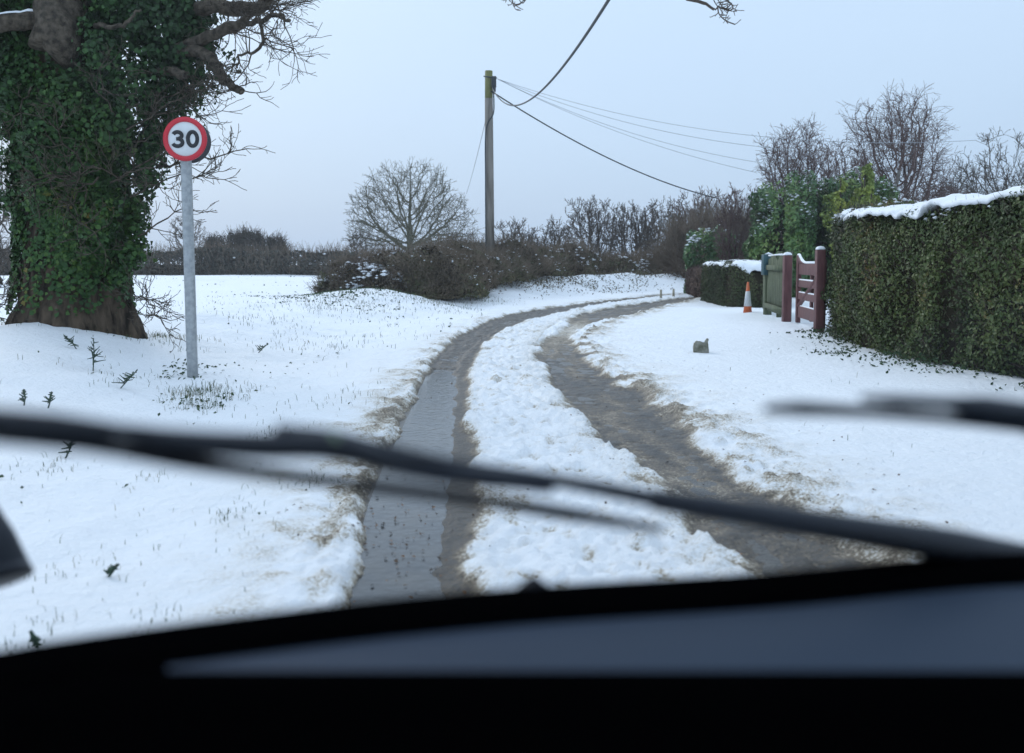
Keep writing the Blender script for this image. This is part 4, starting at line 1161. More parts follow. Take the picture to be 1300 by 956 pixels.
mesh_obj('bracket_bar', V, F_, M['cable'], pole)
V, F_ = chain(spline([at(626, 112, PY-.16), at(627, 128, PY-.17), at(626, 145, PY-.17), at(617, 165, PY-.17), at(616.5, 230, PY-.17), at(617, 330, PY-.17)], 6), 0.022, 6)
mesh_obj('down_cable', V, F_, M['cable'], pole)
def wire(name, label, A_, B_, sag, r, m, n=40, mid=None):
    t = np.linspace(0, 1, n)[:, None]
    P_ = A_*(1-t) + B_*t
    P_[:, 2] -= sag*4*(t*(1-t))[:, 0]
    V, F_ = chain(P_, r, 6)
    o = mesh_obj(name, V, F_, M[m], org=A_)
    tag(o, label, 'cable', 'overhead lines from the telegraph pole')
    return o
hk = at(625, 112, PY-0.15)
near_end = at(860, -150, 8.0)
wire('overhead_cable', 'thick black cable sweeping from the pole up out of the top of the photo', hk, near_end, 1.05, 0.018, 'cable', 70)
e_ = at(912, 252, 47)
wire('overhead_cable', 'thick black cable dropping from the pole to the trees on the right', at(624, 116, PY-0.15), e_, 0.45, 0.026, 'cable')
hk2 = at(631, 100, PY-.15)
wire('thin_wire', 'highest of the four thin wires fanning right from the pole', hk2, at(1240, 178, 30), 0.75, 0.007, 'thincable')
wire('thin_wire', 'second highest of the four thin wires fanning right from the pole', hk2, at(1005, 190, 32), 0.40, 0.007, 'thincable')
wire('thin_wire', 'third highest of the four thin wires fanning right from the pole', hk2, at(975, 208, 32), 0.38, 0.007, 'thincable')
wire('thin_wire', 'lowest of the four thin wires fanning right from the pole', hk2, at(960, 219, 32), 0.30, 0.007, 'thincable')
wire('stay_wire', 'faint slanting stay wire just left of the telegraph pole', at(617, 150, PY), at(592, 246, 55), 0.15, 0.012, 'thincable')

# ------------------------------------------------------------------ gate, posts and fence on the right
def post_obj(name, label, px, pbase, ptop, wpx, mname, capsnow=True, group=None, depth=None, point=False):
    g_ = gnd(px, pbase, 0.06); Yp = g_[1]
    w = wpx/FPX*Yp; zt = at(px, ptop, Yp)[2]; zb = float(HB(g_[0], Yp))
    t = thing(name, (g_[0], Yp, zb), label, 'post', group)
    V, F_ = box((g_[0], Yp, (zb-0.1+zt)/2), (w, w, zt-zb+0.1))
    bevel(mesh_obj('shaft', V, F_, M[mname], t), 0.012)
    if capsnow:
        V, F_ = lumps(np.array([[g_[0], Yp, zt+0.012]]*1), 1, np.random.RandomState(3), 1)
        s = w*0.5
        a = np.linspace(0, 1, 7)
        rings = []
        for q in a:
            r = s*1.02*math.sqrt(max(0.0, 1-q**2.2)); zz = zt + 0.003 + 0.055*q
            rings.append([(g_[0]+r*np.sign(math.cos(b))*abs(math.cos(b))**0.5, Yp+r*np.sign(math.sin(b))*abs(math.sin(b))**0.5, zz) for b in np.linspace(0, 2*math.pi, 24, endpoint=False)])
        V = np.array(rings).reshape(-1, 3)
        i = np.arange(7*24).reshape(7, 24); j = np.roll(i, -1, 1)
        mesh_obj('snow_cap', V, np.stack([i[:-1], j[:-1], j[1:], i[1:]], -1).reshape(-1, 4), M['snow'], t, smooth=True)
    return t, g_, zt, w
pA, gA, zA, wA = post_obj('gate_post', 'maroon gate post against the end of the tall clipped hedge', 1039, 427, 317, 11, 'redwood', group='maroon gate posts')
pB, gB, zB, wB = post_obj('gate_post', 'maroon gate post standing clear between the gate and the green fence', 998, 413, 324, 10, 'redwood', group='maroon gate posts')
# gate between them
Ga = np.array([gB[0]+0.12, gB[1]-0.28]); Gb = np.array([gA[0]+0.10, gA[1]+0.10])
gdir = (Gb-Ga)/np.linalg.norm(Gb-Ga); gl = np.linalg.norm(Gb-Ga); grz = math.atan2(gdir[1], gdir[0])
gz0 = float(HB(Ga[0], Ga[1]))+0.02
gate = thing('wooden_gate', (Ga[0], Ga[1], gz0), 'maroon boarded field gate closed between its two maroon posts', 'gate')
def gpart(name, s0, s1, z0, z1, th, mname='redwood', off=0.0, par=gate):
    c = Ga + gdir*(s0+s1)/2 + np.array([-gdir[1], gdir[0]])*off
    V, F_ = box((c[0], c[1], gz0+(z0+z1)/2), (s1-s0, th, z1-z0), grz)
    return bevel(mesh_obj(name, V, F_, M[mname], par), 0.006)
gpart('stile', 0, 0.14, 0.0, 1.20, 0.07)
gpart('stile', gl-0.14, gl, 0.04, 1.12, 0.07)
for z0, z1 in ((0.10, 0.30), (0.42, 0.54), (0.64, 0.76), (0.86, 1.06)):
    gpart('rail', 0.14, gl-0.14, z0, z1, 0.035)
gpart('middle_stile', gl/2-0.05, gl/2+0.05, 0.08, 1.07, 0.05, off=0.03)
# sloping brace and shaped head, snow along the top
c0 = Ga+gdir*0.14; c1 = Ga+gdir*(gl-0.14)
V, F_ = chain(np.array([[c0[0], c0[1], gz0+0.30], [c1[0], c1[1], gz0+0.95]]), 0.045, 4)
mesh_obj('brace', V, F_, M['redwood'], gate)
hd = []
for s in np.linspace(0.14, 0.75, 10):
    c = Ga+gdir*s; hd.append((c[0], c[1], gz0+1.06+0.13*(1-(s-0.14)/0.61)**2))
hd = np.array(hd)
nrm = np.array([-gdir[1], gdir[0], 0])*0.03
Vh = np.concatenate([hd+nrm, hd-nrm, np.stack([hd[:, 0], hd[:, 1], np.full(10, gz0+1.05)], 1)+nrm, np.stack([hd[:, 0], hd[:, 1], np.full(10, gz0+1.05)], 1)-nrm])
i = np.arange(9)
mesh_obj('shaped_head', Vh, [np.concatenate([np.stack([i, i+1, i+11, i+10], 1), np.stack([i, i+20, i+21, i+1], 1), np.stack([i+10, i+11, i+31, i+30], 1), np.stack([i+20, i+30, i+31, i+21], 1)])], M['redwood'], gate)
sn = np.concatenate([np.array([[Ga[0], Ga[1], gz0+1.205], [Ga[0]+gdir[0]*0.12, Ga[1]+gdir[1]*0.12, gz0+1.205]]), hd[1:]+[0, 0, 0.008], [[c1[0], c1[1], gz0+1.075]]])
V, F_ = chain(sn, 0.026, 8, 0.3, 6)
mesh_obj('lying_snow', V, F_, M['snow'], gate, smooth=True)
for z_ in (0.31, 0.55, 0.77):
    V, F_ = chain(np.array([[c0[0], c0[1], gz0+z_], [c1[0], c1[1], gz0+z_]]), 0.014, 6, 0.4, 7)
    mesh_obj('lying_snow', V, F_, M['snow'], gate, smooth=True)

# green picket fence with teal topped post
gD = gnd(970, 403, 0.06)
fence = thing('picket_fence', (gD[0], gD[1], float(HB(gD[0], gD[1]))), 'weathered green close boarded fence between the maroon post and the cone', 'fence')
FA = np.array([gB[0]+0.02, gB[1]+0.16]); FB = np.array([gD[0]+0.05, gD[1]])
fd = (FB-FA); fl = np.linalg.norm(fd); fd /= fl; frz = math.atan2(fd[1], fd[0])
fz = float(HB(FA[0], FA[1]))
npk = 22
rsp = np.random.RandomState(4)
for k_ in range(npk):
    s = (k_+0.5)/npk*fl
    c = FA+fd*s
    ht = 1.10+0.05*math.sin(s*5)+rsp.uniform(-.02, .02)
    V, F_ = box((c[0], c[1], fz+0.10+ht/2), (fl/npk*0.86, 0.022, ht), frz+rsp.uniform(-.03, .03))
    mesh_obj('picket', V, F_, M['greenwood'], fence)
for z_ in (0.20, 0.98):
    c = FA+fd*fl/2+np.array([-0.035, 0])
    V, F_ = box((c[0], c[1], fz+z_), (fl, 0.045, 0.10), frz)
    mesh_obj('rail', V, F_, M['greenwood'], fence)
for s_ in (0.02, fl*0.5):
    c = FA+fd*s_+np.array([0.07, 0])
    V, F_ = box((c[0], c[1], fz+0.62), (0.09, 0.09, 1.36), frz)
    bevel(mesh_obj('fence_post', V, F_, M['greenwood'], fence), 0.01)
V, F_ = chain(np.array([[*(FA), fz+1.23], [*(FA+fd*fl*0.4), fz+1.235], [*(FA+fd*fl*0.95), fz+1.22]]), 0.022, 8, 0.4, 3)
mesh_obj('lying_snow', V, F_, M['snow'], fence, smooth=True)
# boards beyond the teal post
FC = np.array([gnd(957, 398, 0.06)[0]+0.35, gnd(957, 398, 0.06)[1]+0.6])
f2 = thing('board_fence', (FB[0], FB[1], fz), 'dark panel of upright boards between the teal topped post and the cone', 'fence')
fd2 = FC-FB; fl2 = np.linalg.norm(fd2); fd2 /= fl2; frz2 = math.atan2(fd2[1], fd2[0])
for k_ in range(9):
    c = FB+fd2*(k_+0.7)/9*fl2
    V, F_ = box((c[0], c[1], fz+0.56), (fl2/9*0.9, 0.02, 1.06), frz2)
    mesh_obj('board', V, F_, M['greenwood'], f2)
tp, gT, zT, wT = post_obj('teal_post', 'dark post with a teal painted box top and snow cap', 974, 403, 349, 9, 'greenwood', capsnow=False)
V, F_ = box((gT[0]-0.01, gT[1]-0.06, (at(974, 349, gT[1])[2]+at(974, 323, gT[1])[2])/2), (0.25, 0.22, at(974, 323, gT[1])[2]-at(974, 349, gT[1])[2]))
bevel(mesh_obj('box_top', V, F_, M['teal'], tp), 0.012)
zz_ = at(974, 323, gT[1])[2]
V, F_ = lumps(np.array([[gT[0], gT[1], zz_+0.005]]), 0.13, np.random.RandomState(1), 0.45)
mesh_obj('snow_cap', V, F_, M['snow'], tp, smooth=True)

# traffic cone
gc = gnd(949, 397, 0.06)
cone = thing('traffic_cone', (gc[0], gc[1], float(HB(gc[0], gc[1]))), 'orange and white traffic cone standing in snow before the low green hedge', 'cone')
cz = float(HB(gc[0], gc[1])); ch_ = at(949, 358, gc[1])[2]-cz
def frus(z0, z1, r0, r1, n=28):
    a = np.arange(n)*2*math.pi/n
    V = np.concatenate([np.stack([gc[0]+np.cos(a)*r, gc[1]+np.sin(a)*r, np.full(n, z)], 1) for r, z in ((r0, z0), (r1, z1))] + [[[gc[0], gc[1], z0]], [[gc[0], gc[1], z1]]])
    i = np.arange(n); j = (i+1) % n
    return V, [np.stack([i, j, j+n, i+n], 1), np.stack([j, i, np.full(n, 2*n)], 1), np.stack([i+n, j+n, np.full(n, 2*n+1)], 1)]
R_b = 5.6/FPX*gc[1]
V, F_ = frus(cz-0.02, cz+ch_, R_b, 0.022)
mesh_obj('cone_body', V, F_, M['orange'], cone, smooth=False)
ra = lambda z: R_b + (0.022-R_b)*((z+0.02)/(ch_+0.02))
V, F_ = frus(cz+ch_*0.21, cz+ch_*0.70, ra(ch_*0.21)+0.004, ra(ch_*0.70)+0.004)
mesh_obj('reflective_sleeve', V, F_, M['conewhite'], cone)
V, F_ = box((gc[0], gc[1], cz-0.035), (0.34, 0.34, 0.04))
bevel(mesh_obj('foot', V, F_, M['orange'], cone), 0.01)

# boundary stone in the verge
gs = gnd(890, 447, 0.05)
rs_ = np.random.RandomState(9)
nx1, nz1 = 15, 12
prof_ = lambda x: 0.150 + 0.03*np.exp(-((x-0.085)/0.03)**2) - 0.018*np.exp(-((x-0.02)/0.03)**2) - 0.03*sstep(-0.06, -0.11, x)
V = []
for y_ in (-0.045, 0.045):
    for iz in range(nz1):
        for ix in range(nx1):
            x_ = -0.105+0.21*ix/(nx1-1)
            z_ = iz/(nz1-1)*float(prof_(x_))*1.12
            b_ = 1-0.25*(iz/(nz1-1))**3
            V.append((gs[0]+x_*(0.95-0.06*iz/nz1), gs[1]+y_*b_, gs[2]-0.02+z_))
V = np.array(V); V += 0.012*np.stack([fbm(V[:, 0]*18, V[:, 1]*18, V[:, 2]*18, 3), fbm(V[:, 0]*18, V[:, 1]*18, V[:, 2]*18, 6), 0.5*fbm(V[:, 0]*18, V[:, 1]*18, V[:, 2]*18, 9)], 1)
i = np.arange(nx1*nz1).reshape(nz1, nx1); o2 = nx1*nz1
Fq = [np.stack([i[:-1, :-1], i[:-1, 1:], i[1:, 1:], i[1:, :-1]], -1).reshape(-1, 4)]
Fq.append(Fq[0][:, ::-1]+o2)
for a in (i[-1], i[:, 0], i[::-1, -1]):
    Fq.append(np.stack([a[:-1], a[1:], a[1:]+o2, a[:-1]+o2], 1))
st_ = thing('marker_stone', (gs[0], gs[1], gs[2]-0.02), 'small mossy stone with a notched top standing in the right verge', 'stone')
mesh_obj('block', V, [np.concatenate(Fq)], M['stone'], st_, smooth=False)
V, F_ = lumps(np.array([[gs[0]+0.0, gs[1], gs[2]+0.138], [gs[0]+0.035, gs[1], gs[2]+0.132], [gs[0]-0.04, gs[1], gs[2]+0.136]]), 0.038, rs_, 0.4)
mesh_obj('lying_snow', V, F_, M['snow'], st_, smooth=True)
# stakes at the bend
for px, py, lab in ((839, 379, 'short pale stake at the bend, left of a pair'), (855, 378, 'short pale stake at the bend beside the brown hedge')):
    g_ = gnd(px, py, 0.05)
    V, F_ = box((g_[0], g_[1], 0.05+0.11), (0.07, 0.05, 0.34), 0.2, 0.8)
    o = mesh_obj('marker_stake', V, F_, M['stake'], org=(g_[0], g_[1], 0.05)); tag(o, lab, 'stake', 'stakes at the bend')

# ------------------------------------------------------------------ ground cover poking through the snow
def blades(P_, h, rs, lean=0.5, w=0.004):
    n = len(P_)
    a = rs.uniform(0, 6.28, n); d = np.stack([np.cos(a), np.sin(a), 0*a], 1)
    hh_ = (h*rs.uniform(0.4, 1.3, n))[:, None]
    up_ = np.array([0, 0, 1.0])
    side = np.stack([-np.sin(a), np.cos(a), 0*a], 1)*w
    ln = (lean*rs.uniform(0.2, 1.6, n))[:, None]
    m_ = P_ + up_*hh_*0.6 + d*hh_*ln*0.3
    t_ = P_ + up_*hh_*0.9 + d*hh_*ln
    V = np.stack([P_-side-up_*0.02, P_+side-up_*0.02, m_+side*0.8, m_-side*0.8, t_], 1).reshape(-1, 3)
    o_ = np.arange(n)*5
    Fq = np.stack([o_, o_+1, o_+2, o_+3], 1); Ft = np.stack([o_+3, o_+2, o_+4], 1)
    return V, [Fq, Ft]
rg = np.random.RandomState(77)
def scatter(n, xr, yr, dens=0.15, f=0.9, seed=4, ok=None):
    x = rg.uniform(*xr, n); y = rg.uniform(yr[0]**0.5, yr[1]**0.5, n)**2
    m = fbm(x*f, y*f, 0, seed, 4) > dens
    dl, dr = L0(y)-x, x-R1(y)
    m &= (dl > 0.35) | (dr > 0.5)
    if ok is not None: m &= ok(x, y)
    x, y = x[m], y[m]
    return np.stack([x, y, ground(x, y)[0]], 1)
PG = [scatter(5200, (-9, -0.6), (5, 26), 0.42, 1.7, 15), scatter(220, (-4, -0.8), (3, 7), 0.3), scatter(200, (1.2, 6), (6, 14), 0.75)]
for px, py, r, nn in ((246, 492, 0.25, 260), (265, 500, 0.35, 260), (150, 455, 0.5, 120), (225, 450, 0.5, 130), (60, 440, 0.7, 120), (420, 400, 1.6, 500), (480, 392, 1.4, 700), (400, 430, 1.0, 150), (330, 660, 0.3, 30), (125, 700, 0.25, 50), (150, 490, 0.4, 40),
                      (330, 420, 0.8, 120), (560, 391, 0.9, 300), (610, 383, 1.0, 300), (85, 700, 0.3, 10), (45, 785, 0.15, 40), (300, 640, 0.12, 40), (200, 760, 0.1, 25), (400, 600, 0.12, 30), (60, 590, 0.2, 50), (190, 600, 0.15, 30), (200, 450, .5, 200), (110, 440, .5, 200), (30, 450, .4, 100), (345, 545, 0.25, 60), (440, 500, 0.5, 60)):
    g_ = gnd(px, py, 0.1)
    x = g_[0]+rg.normal(0, r*0.5, nn); y = g_[1]+rg.normal(0, r*0.9, nn)
    PG.append(np.stack([x, y, ground(x, y)[0]], 1))
PG = np.concatenate(PG)
V, F_ = blades(PG, 0.05*np.interp(PG[:, 1], [4, 9, 20], [0.6, 1.1, 1.5]), rg, 0.9, 0.0022*np.interp(PG[:, 1], [4, 10, 20], [0.7, 1.1, 1.8])[:, None])
tn = np.repeat(np.clip(rg.uniform(0, 1, len(PG))*0.6+0.4*(fbm(PG[:, 0], PG[:, 1], 0, 8)*.5+.5)+0.08, 0, 1), 5)
o = mesh_obj('grass', V, F_, M['grass'], attrs={'tint': tn}); tag(o, 'thin grass blades and stalks poking through the snow on the verges', 'grass', kind='stuff')
# dark leafy weeds: flat leaves lying through the snow
PW = [scatter(900, (-9, -1.0), (4, 26), 0.55, 1.3, 6), scatter(2400, (-30, -4), (18, 60), 0.25, 0.6, 7)]
for px, py, r, nn in ((248, 470, .22, 50), (262, 505, .3, 90), (95, 432, .6, 60), (430, 395, 1.5, 420), (480, 385, 1.6, 420), (230, 480, .3, 50), (60, 446, .5, 60), (110, 438, .5, 70), (150, 428, .5, 70), (1060, 452, .2, 40), (310, 470, .8, 40), (1250, 478, .3, 30)):
    g_ = gnd(px, py, 0.08)
    x = g_[0]+rg.normal(0, r*0.55, nn); y = g_[1]+rg.normal(0, r*0.8, nn)
    PW.append(np.stack([x, y, ground(x, y)[0]], 1))
q_ = rg.uniform(0, 1, 1500)
bhy = 7+9.3*q_; bhx = np.interp(bhy, [p_[1] for p_ in BH], [p_[0] for p_ in BH]) - 0.86 - np.abs(rg.normal(0, 0.28, 1500))
PW.append(np.stack([bhx, bhy, ground(bhx, bhy)[0]+np.abs(rg.normal(0, 0.05, 1500))*np.clip(1+(bhx+0.9-np.interp(bhy, [p_[1] for p_ in BH], [p_[0] for p_ in BH]))*2, 0, 1)], 1)[fbm(bhx*1.5, bhy*1.5, 0, 33, 3) > -0.35])
PW = np.concatenate(PW)
szw = np.interp(PW[:, 1], [4, 14, 30, 60], [0.028, 0.045, 0.08, 0.11])
V, F_ = leaves(PW+np.array([0, 0, 0.012]), np.tile([0, -0.35, 1.0], (len(PW), 1)), szw, rg, 0.6, 0.5)
o = mesh_obj('weeds', V, F_, M['grass'], attrs={'tint': np.repeat(rg.uniform(0, 0.62, len(PW)), 4)}); tag(o, 'scattered small dark green weeds showing through the snow', 'weeds', kind='stuff')
# brambles along the foot of the hedgerow bank
t_ = rg.uniform(0, 1, 5200)
bx_ = np.interp(t_, [0, .25, .6, 1], [-0.6, 0.8, 4.2, 8.5]); by_ = np.interp(t_, [0, .25, .6, 1], [32, 35.6, 39.6, 45.5])
bx_ += rg.normal(0, 0.6, 5200); by_ += rg.normal(0, 1.0, 5200)
m = fbm(bx_*1.2, by_*1.2, 0, 14, 3) > -0.12
PB = np.stack([bx_, by_, ground(bx_, by_)[0]+np.abs(rg.normal(0, 0.12, 5200))], 1)[m]
V, F_ = leaves(PB, np.tile([0, -0.8, 0.7], (len(PB), 1)), 0.075, rg, 0.5, 0.8)
o = mesh_obj('bank_brambles', V, F_, M['rowleaf'], attrs={'tint': np.repeat(rg.uniform(0, 1, len(PB)), 4)}); tag(o, 'brambles and dead stalks on the snowy bank under the hedgerow', 'brambles', kind='stuff')
# dead leaves and grit on the lane
xl = []; 
for px, py, r, nn in ((505, 690, .12, 40), (500, 655, .18, 30), (540, 720, .15, 26), (425, 640, .2, 16), (570, 640, .15, 20), (900, 620, .6, 40), (960, 660, .4, 40)):
    g_ = gnd(px, py, 0.01); x = g_[0]+rg.normal(0, r, nn); y = g_[1]+rg.normal(0, r*1.6, nn)
    xl.append(np.stack([x, y, np.maximum(ground(x, y)[0], 0.006)+0.004], 1))
x = rg.uniform(-1.2, 2.3, 420); y = rg.uniform(2.0, 4.2, 420)**2
xl.append(np.stack([x, y, np.maximum(ground(x, y)[0], 0.006)+0.003], 1)[(np.abs(x-L0(y)) < 0.4) | (x > R0(y)-0.2)])
PLt = np.concatenate(xl)
V, F_ = leaves(PLt, np.tile([0, 0, 1.0], (len(PLt), 1)), 0.018, rg, 0.7, 0.35)
o = mesh_obj('leaf_litter', V, F_, M['litter'], attrs={'tint': np.repeat(rg.uniform(0, 1, len(PLt)), 4)}); tag(o, 'wet brown leaves and grit scattered in the slushy wheel ruts', 'leaf litter', kind='stuff')

# fir like sprigs standing in the snow
def sprig(px, py, hpx, lean, label, seed):
    g_ = gnd(px, py, 0.12)
    g_ = np.array([g_[0], g_[1], 0]); g_[2] = H(g_[0], g_[1])
    h = hpx/FPX*g_[1]
    rs = np.random.RandomState(seed)
    t = thing('weed_sprig', g_, label, 'plant', 'green sprigs standing in the verge')
    top = g_+np.array([lean*h, 0, h*math.sqrt(max(0.05, 1-lean*lean))])
    V, F_ = chain(np.array([g_-[0, 0, .03], (g_+top)/2+[0.01, 0, 0], top]), [0.006, 0.005, 0.003], 5)
    mesh_obj('stem', V, F_, M['sprig'], t)
    n = 24
    q = rs.uniform(0.25, 1, n)
    C_ = g_ + (top-g_)*q[:, None]
    a = rs.uniform(0, 6.28, n)
    d = np.stack([np.cos(a)*rs.uniform(0.5, 1.2, n), np.sin(a)*0.8, rs.uniform(-.4, .9, n)], 1)
    ll = (h*0.42*(1.2-q))[:, None]
    seg = np.concatenate([C_, C_+d*ll, np.full((n, 1), 0.006), np.full((n, 1), 0.003)], 1)
    V, F_ = tubes(seg, 4)
    mesh_obj('leaves', V, F_, M['sprig'], t)
sprig(118, 478, 42, 0.05, 'upright dark green fir like sprig in snow below the ivy trunk', 1)
sprig(150, 493, 34, 0.75, 'sprig leaning right, between the upright sprig and the signpost', 2)
sprig(100, 470, 26, -0.7, 'small sprig lying low to the left of the upright sprig', 3)
sprig(30, 526, 20, 0.1, 'tiny sprig near the left edge just above the wiper', 4)
sprig(60, 527, 22, 0.3, 'tiny sprig second from the left edge just above the wiper', 5)
sprig(80, 570, 30, 0.5, 'low green sprig at the left seen just under the wiper', 6)
sprig(325, 448, 20, 0.8, 'small sprig in the field edge right of the signpost', 7)
sprig(130, 712, 26, 0.8, 'low ragged sprig in the near snow at lower left', 8)
sprig(45, 790, 22, -0.3, 'faint sprig in the snow close to the car at lower left', 9)

# ------------------------------------------------------------------ the car we look out of
car = thing('car', (0.45, -0.3, 0.0), 'dark slate dashboard and black windscreen base of the car with its wipers up', 'car')
BX = np.array([-0.46, -0.42, -0.35, -0.17, 0.0, 0.22, 0.47, 0.80, 1.15, 1.36])
BY = np.array([0.58, 0.625, 0.690, 0.768, 0.820, 0.862, 0.922, 0.925, 0.78, 0.58])
ZB = 0.98
def YB(x): return np.interp(x, BX, BY)
SL = 1.05   # rake of the screen
xs = np.linspace(-0.46, 1.36, 60)
yb = spline(np.stack([BX, BY, 0*BX], 1), 10)
YB = lambda x: np.interp(x, yb[:, 0], yb[:, 1])
# black seal and scuttle: rises from the dash to the glass foot
def strip(lines, closed=False):
    n = len(lines[0]); V = np.concatenate(lines)
    F = []
    for k_ in range(len(lines)-1 + (1 if closed else 0)):
        i = np.arange(n-1)+k_*n; j = np.arange(n-1)+((k_+1) % len(lines))*n
        F.append(np.stack([i, i+1, j+1, j], 1))
    return V, [np.concatenate(F)]
def lineat(dy, z): return np.stack([xs, YB(xs)+dy, np.full_like(xs, z)], 1)
V, F_ = strip([lineat(-0.026, 0.9625), lineat(-0.018, 0.970), lineat(-0.008, 0.976), lineat(0.0, 0.981), lineat(0.014, 0.978), lineat(0.05, 0.955), lineat(0.11, 0.915), lineat(0.11, 0.88), lineat(-0.02, 0.88)], True)
mesh_obj('windscreen_seal', V, F_, M['blackplastic'], car, smooth=True)
# dash pad with its front edge
tx = np.linspace(0, 1, len(xs))
ry = np.full_like(xs, 0.703)
def dl_(y, z): return np.stack([xs, y, np.full_like(xs, z)], 1)
yf = YB(xs)-0.026
okx = yf > 0.7045
xs_all = xs; xs = xs[okx]; yf_all = yf; yf = yf[okx]; ry = ry[okx]
rows = [dl_(yf, 0.960), dl_(yf*0.66+np.minimum(ry, yf-0.001)*0.34, 0.9615), dl_(yf*0.33+np.minimum(ry, yf-0.001)*0.67, 0.9620), dl_(np.minimum(ry, yf-0.001), 0.9605)]
V, F_ = strip(rows)
mesh_obj('dashboard', V, F_, M['dash'], car, smooth=True)
xs = xs_all; yf = yf_all; ry = np.full_like(xs, 0.703)
rf = np.minimum(ry, yf-0.001)
rows = [dl_(rf, 0.9603), dl_(rf-0.006, 0.957), dl_(rf-0.016, 0.940), dl_(rf-0.03, 0.86), dl_(rf-0.10, 0.72), dl_(rf-0.06, 0.45), dl_(rf+0.05, 0.3)]
V, F_ = strip(rows)
mesh_obj('dashboard_front', V, F_, M['blackplastic'], car, smooth=True)
# glass
Zt = 1.60
gl_ = []
for z in np.linspace(ZB, Zt, 12):
    k_ = (z-ZB)
    gl_.append(np.stack([0.45+(xs-0.45)*(1-0.16*k_/0.62), YB(xs)*1.0-SL*k_, np.full_like(xs, z)], 1))
V, F_ = strip(gl_)
mesh_obj('windscreen', V, F_, M['glass'], car, smooth=True)
# roof, pillars, bonnet, doors, so that the cabin is closed round the camera
roof = [np.stack([0.45+(xs-0.45)*0.84, YB(xs)-SL*0.62, np.full_like(xs, Zt)], 1)]
for y_, z_ in ((0.0, 1.64), (-0.6, 1.66), (-1.4, 1.62), (-2.2, 1.45)):
    roof.append(np.stack([0.45+(xs-0.45)*0.84, np.minimum(YB(xs)-SL*0.62-0.03, y_) if y_ == 0 else np.full_like(xs, y_), np.full_like(xs, z_)], 1))
V, F_ = strip(roof); mesh_obj('roof', V, F_, M['headliner'], car, smooth=True)
for sx_, ii in ((-1, 0), (1, -1)):
    a = np.array([xs[ii], YB(xs[ii]), 0.96]); b = np.array([0.45+(xs[ii]-0.45)*0.84, YB(xs[ii])-SL*0.62, 1.61])
    V, F_ = chain(np.array([a, (a+b)/2, b]), [0.045, 0.035, 0.035], 8)
    mesh_obj('windscreen_pillar', V, F_, M['blackplastic'], car, smooth=True)
    xx = xs[ii]+sx_*0.03
    V, F_ = box((xx, -0.65, 0.62), (0.06, 2.4, 0.66)); bevel(mesh_obj('door', V, F_, M['paint'], car), 0.02)
bw = np.linspace(-0.40, 1.30, 24)
bon = []
for q, z_ in ((0.0, 0.900), (0.15, 0.84), (0.32, 0.74), (0.45, 0.62), (0.50, 0.42), (0.48, 0.25)):
    bon.append(np.stack([bw, np.interp(bw, xs, YB(xs))+0.10+q*(1-0.25*((bw-0.45)/0.85)**2), np.full_like(bw, z_)], 1))
V, F_ = strip(bon); mesh_obj('bonnet', V, F_, M['paint'], car, smooth=True)
# wing mirror out on the near side
mc = at(-18, 705, 1.25)
V, F_ = chain(spline([at(-45, 600, 1.27), at(-30, 650, 1.26), at(-18, 690, 1.25), at(-8, 722, 1.25), at(-4, 738, 1.245)], 6), np.concatenate([np.linspace(0.014, 0.034, 12), np.linspace(0.035, 0.044, 13)]), 14)
mesh_obj('wing_mirror', V, F_, M['wiperblack'], car, smooth=False)

def onglass(px, py, off=0.02):
    d = ray(px, py); d = d/np.linalg.norm(d)
    o_ = np.array([0, 0, EYE])
    lo, hi = 0.05, 3.0
    def f(t):
        p_ = o_+d*t
        k_ = p_[2]-ZB
        xx = 0.45+(p_[0]-0.45)/(1-0.16*np.clip(k_, -0.1, 0.62)/0.62)
        return p_[1] - (YB(xx)-SL*k_)
    for _ in range(50):
        m_ = (lo+hi)/2
        if f(m_) > 0: hi = m_
        else: lo = m_
    return o_ + d*(hi + 0.004 + off*1.1)
def wpath(pts, off): return np.array([onglass(x, y, off) for x, y in pts])
def blade(parent, name, pts, off, r0, r1, m, flat=None):
    Q = spline(wpath(pts, off), 6)
    V, F_ = chain(Q, np.interp(np.linspace(0, 1, len(Q)), np.linspace(0, 1, len(r0)) if hasattr(r0, '__len__') else [0, 1], r0 if hasattr(r0, '__len__') else [r0, r1]), 8)
    return mesh_obj(name, V, F_, M[m], parent, smooth=True)
w1 = blade(car, 'wiper', [(1330, 722), (1255, 706), (1190, 690), (1050, 668), (920, 648), (830, 634)], 0.035, [0.020, 0.018, 0.0135, 0.0105, 0.0085], 0, 'wiperblack')
blade(w1, 'wiper_arm', [(832, 634), (740, 616), (660, 603), (560, 588), (480, 570), (420, 557), (350, 552)], 0.030, [0.0065, 0.005, 0.005, 0.006, 0.007], 0, 'wiperblack')
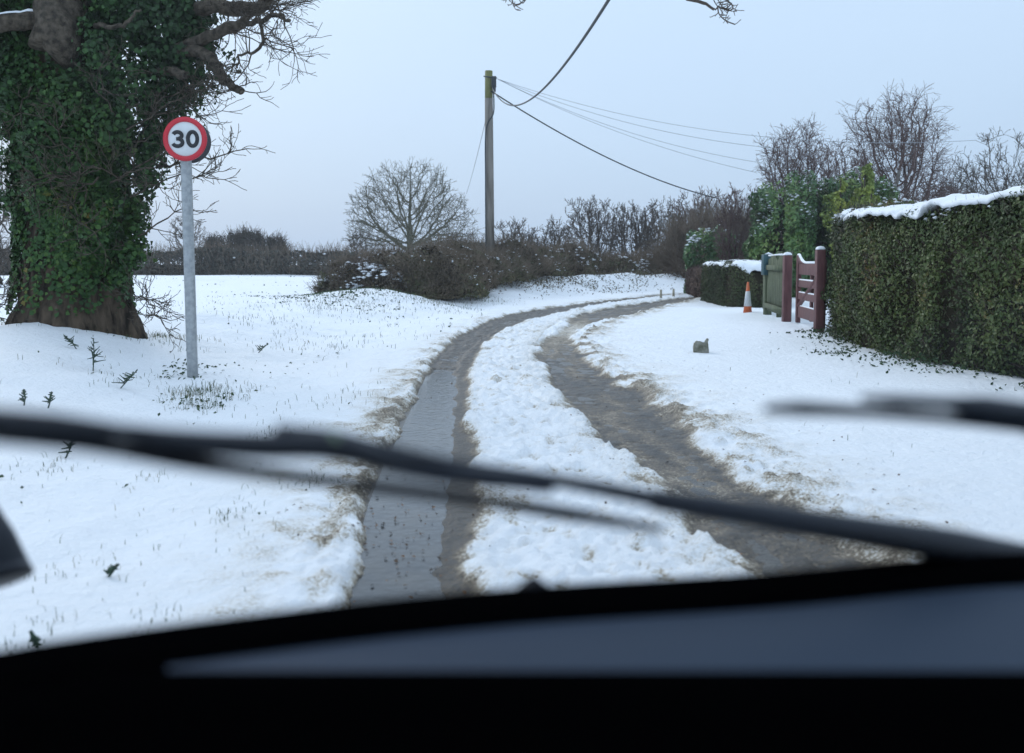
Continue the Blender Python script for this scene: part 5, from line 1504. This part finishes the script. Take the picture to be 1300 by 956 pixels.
blade(w1, 'blade_bracket', [(-90, 528), (0, 536), (70, 541), (150, 548), (230, 560), (330, 566), (430, 568), (540, 600), (620, 606), (700, 622)], 0.018, [0.005, 0.008, 0.0075, 0.005, 0.0075, 0.0085, 0.0095, 0.005, 0.008, 0.003], 0, 'wiperblack')
blade(w1, 'blade_rubber', [(-90, 538), (0, 551), (120, 566), (260, 590), (430, 612), (600, 634), (720, 652), (838, 672)], 0.008, [0.0045, 0.0055, 0.0045, 0.005, 0.0045, 0.0045, 0.0055, 0.003], 0, 'rubber')
V, F_ = lumps(np.array([onglass(424, 554, 0.03)-np.array([0, 0.008, 0])]), 0.0075, np.random.RandomState(2), 0.8)
mesh_obj('adapter_clip', V, F_, M['clipgreen'], w1, smooth=True)
w2 = blade(car, 'wiper', [(1400, 575), (1340, 555), (1290, 535), (1250, 520)], 0.035, [0.008, 0.007, 0.0065, 0.006], 0, 'wiperblack')
blade(w2, 'blade_bracket', [(1095, 506), (1140, 509), (1200, 512), (1250, 518), (1310, 526), (1390, 538)], 0.018, [0.0025, 0.0045, 0.0045, 0.009, 0.009, 0.005], 0, 'wiperblack')
blade(w2, 'blade_rubber', [(972, 519), (1020, 519), (1100, 523), (1200, 531), (1300, 541), (1400, 552)], 0.008, [0.003, 0.005, 0.004, 0.004, 0.005, 0.004], 0, 'rubber')
V, F_ = lumps(np.array([onglass(677, 746, 0.012)]), 0.012, np.random.RandomState(6), 0.8)
mesh_obj('washer_jet', V, F_, M['rubber'], car, smooth=True)

# ------------------------------------------------------------------ cold damp air
hz_m = bpy.data.materials.new('cold_air'); hz_m.use_nodes = True
n = hz_m.node_tree.nodes; n.remove(n['Principled BSDF'])
pv = n.new('ShaderNodeVolumePrincipled')
pv.inputs['Color'].default_value = (0.88, 0.93, 1.0, 1)
pv.inputs['Density'].default_value = 0.0009
pv.inputs['Anisotropy'].default_value = 0.2
hz_m.node_tree.links.new(pv.outputs[0], n['Material Output'].inputs['Volume'])
V, F_ = box((0, 190, 9.0), (760, 560, 22))
hz_o = mesh_obj('haze', V, F_, hz_m)
tag(hz_o, 'thin cold haze in the winter air over the fields', 'haze', kind='stuff')
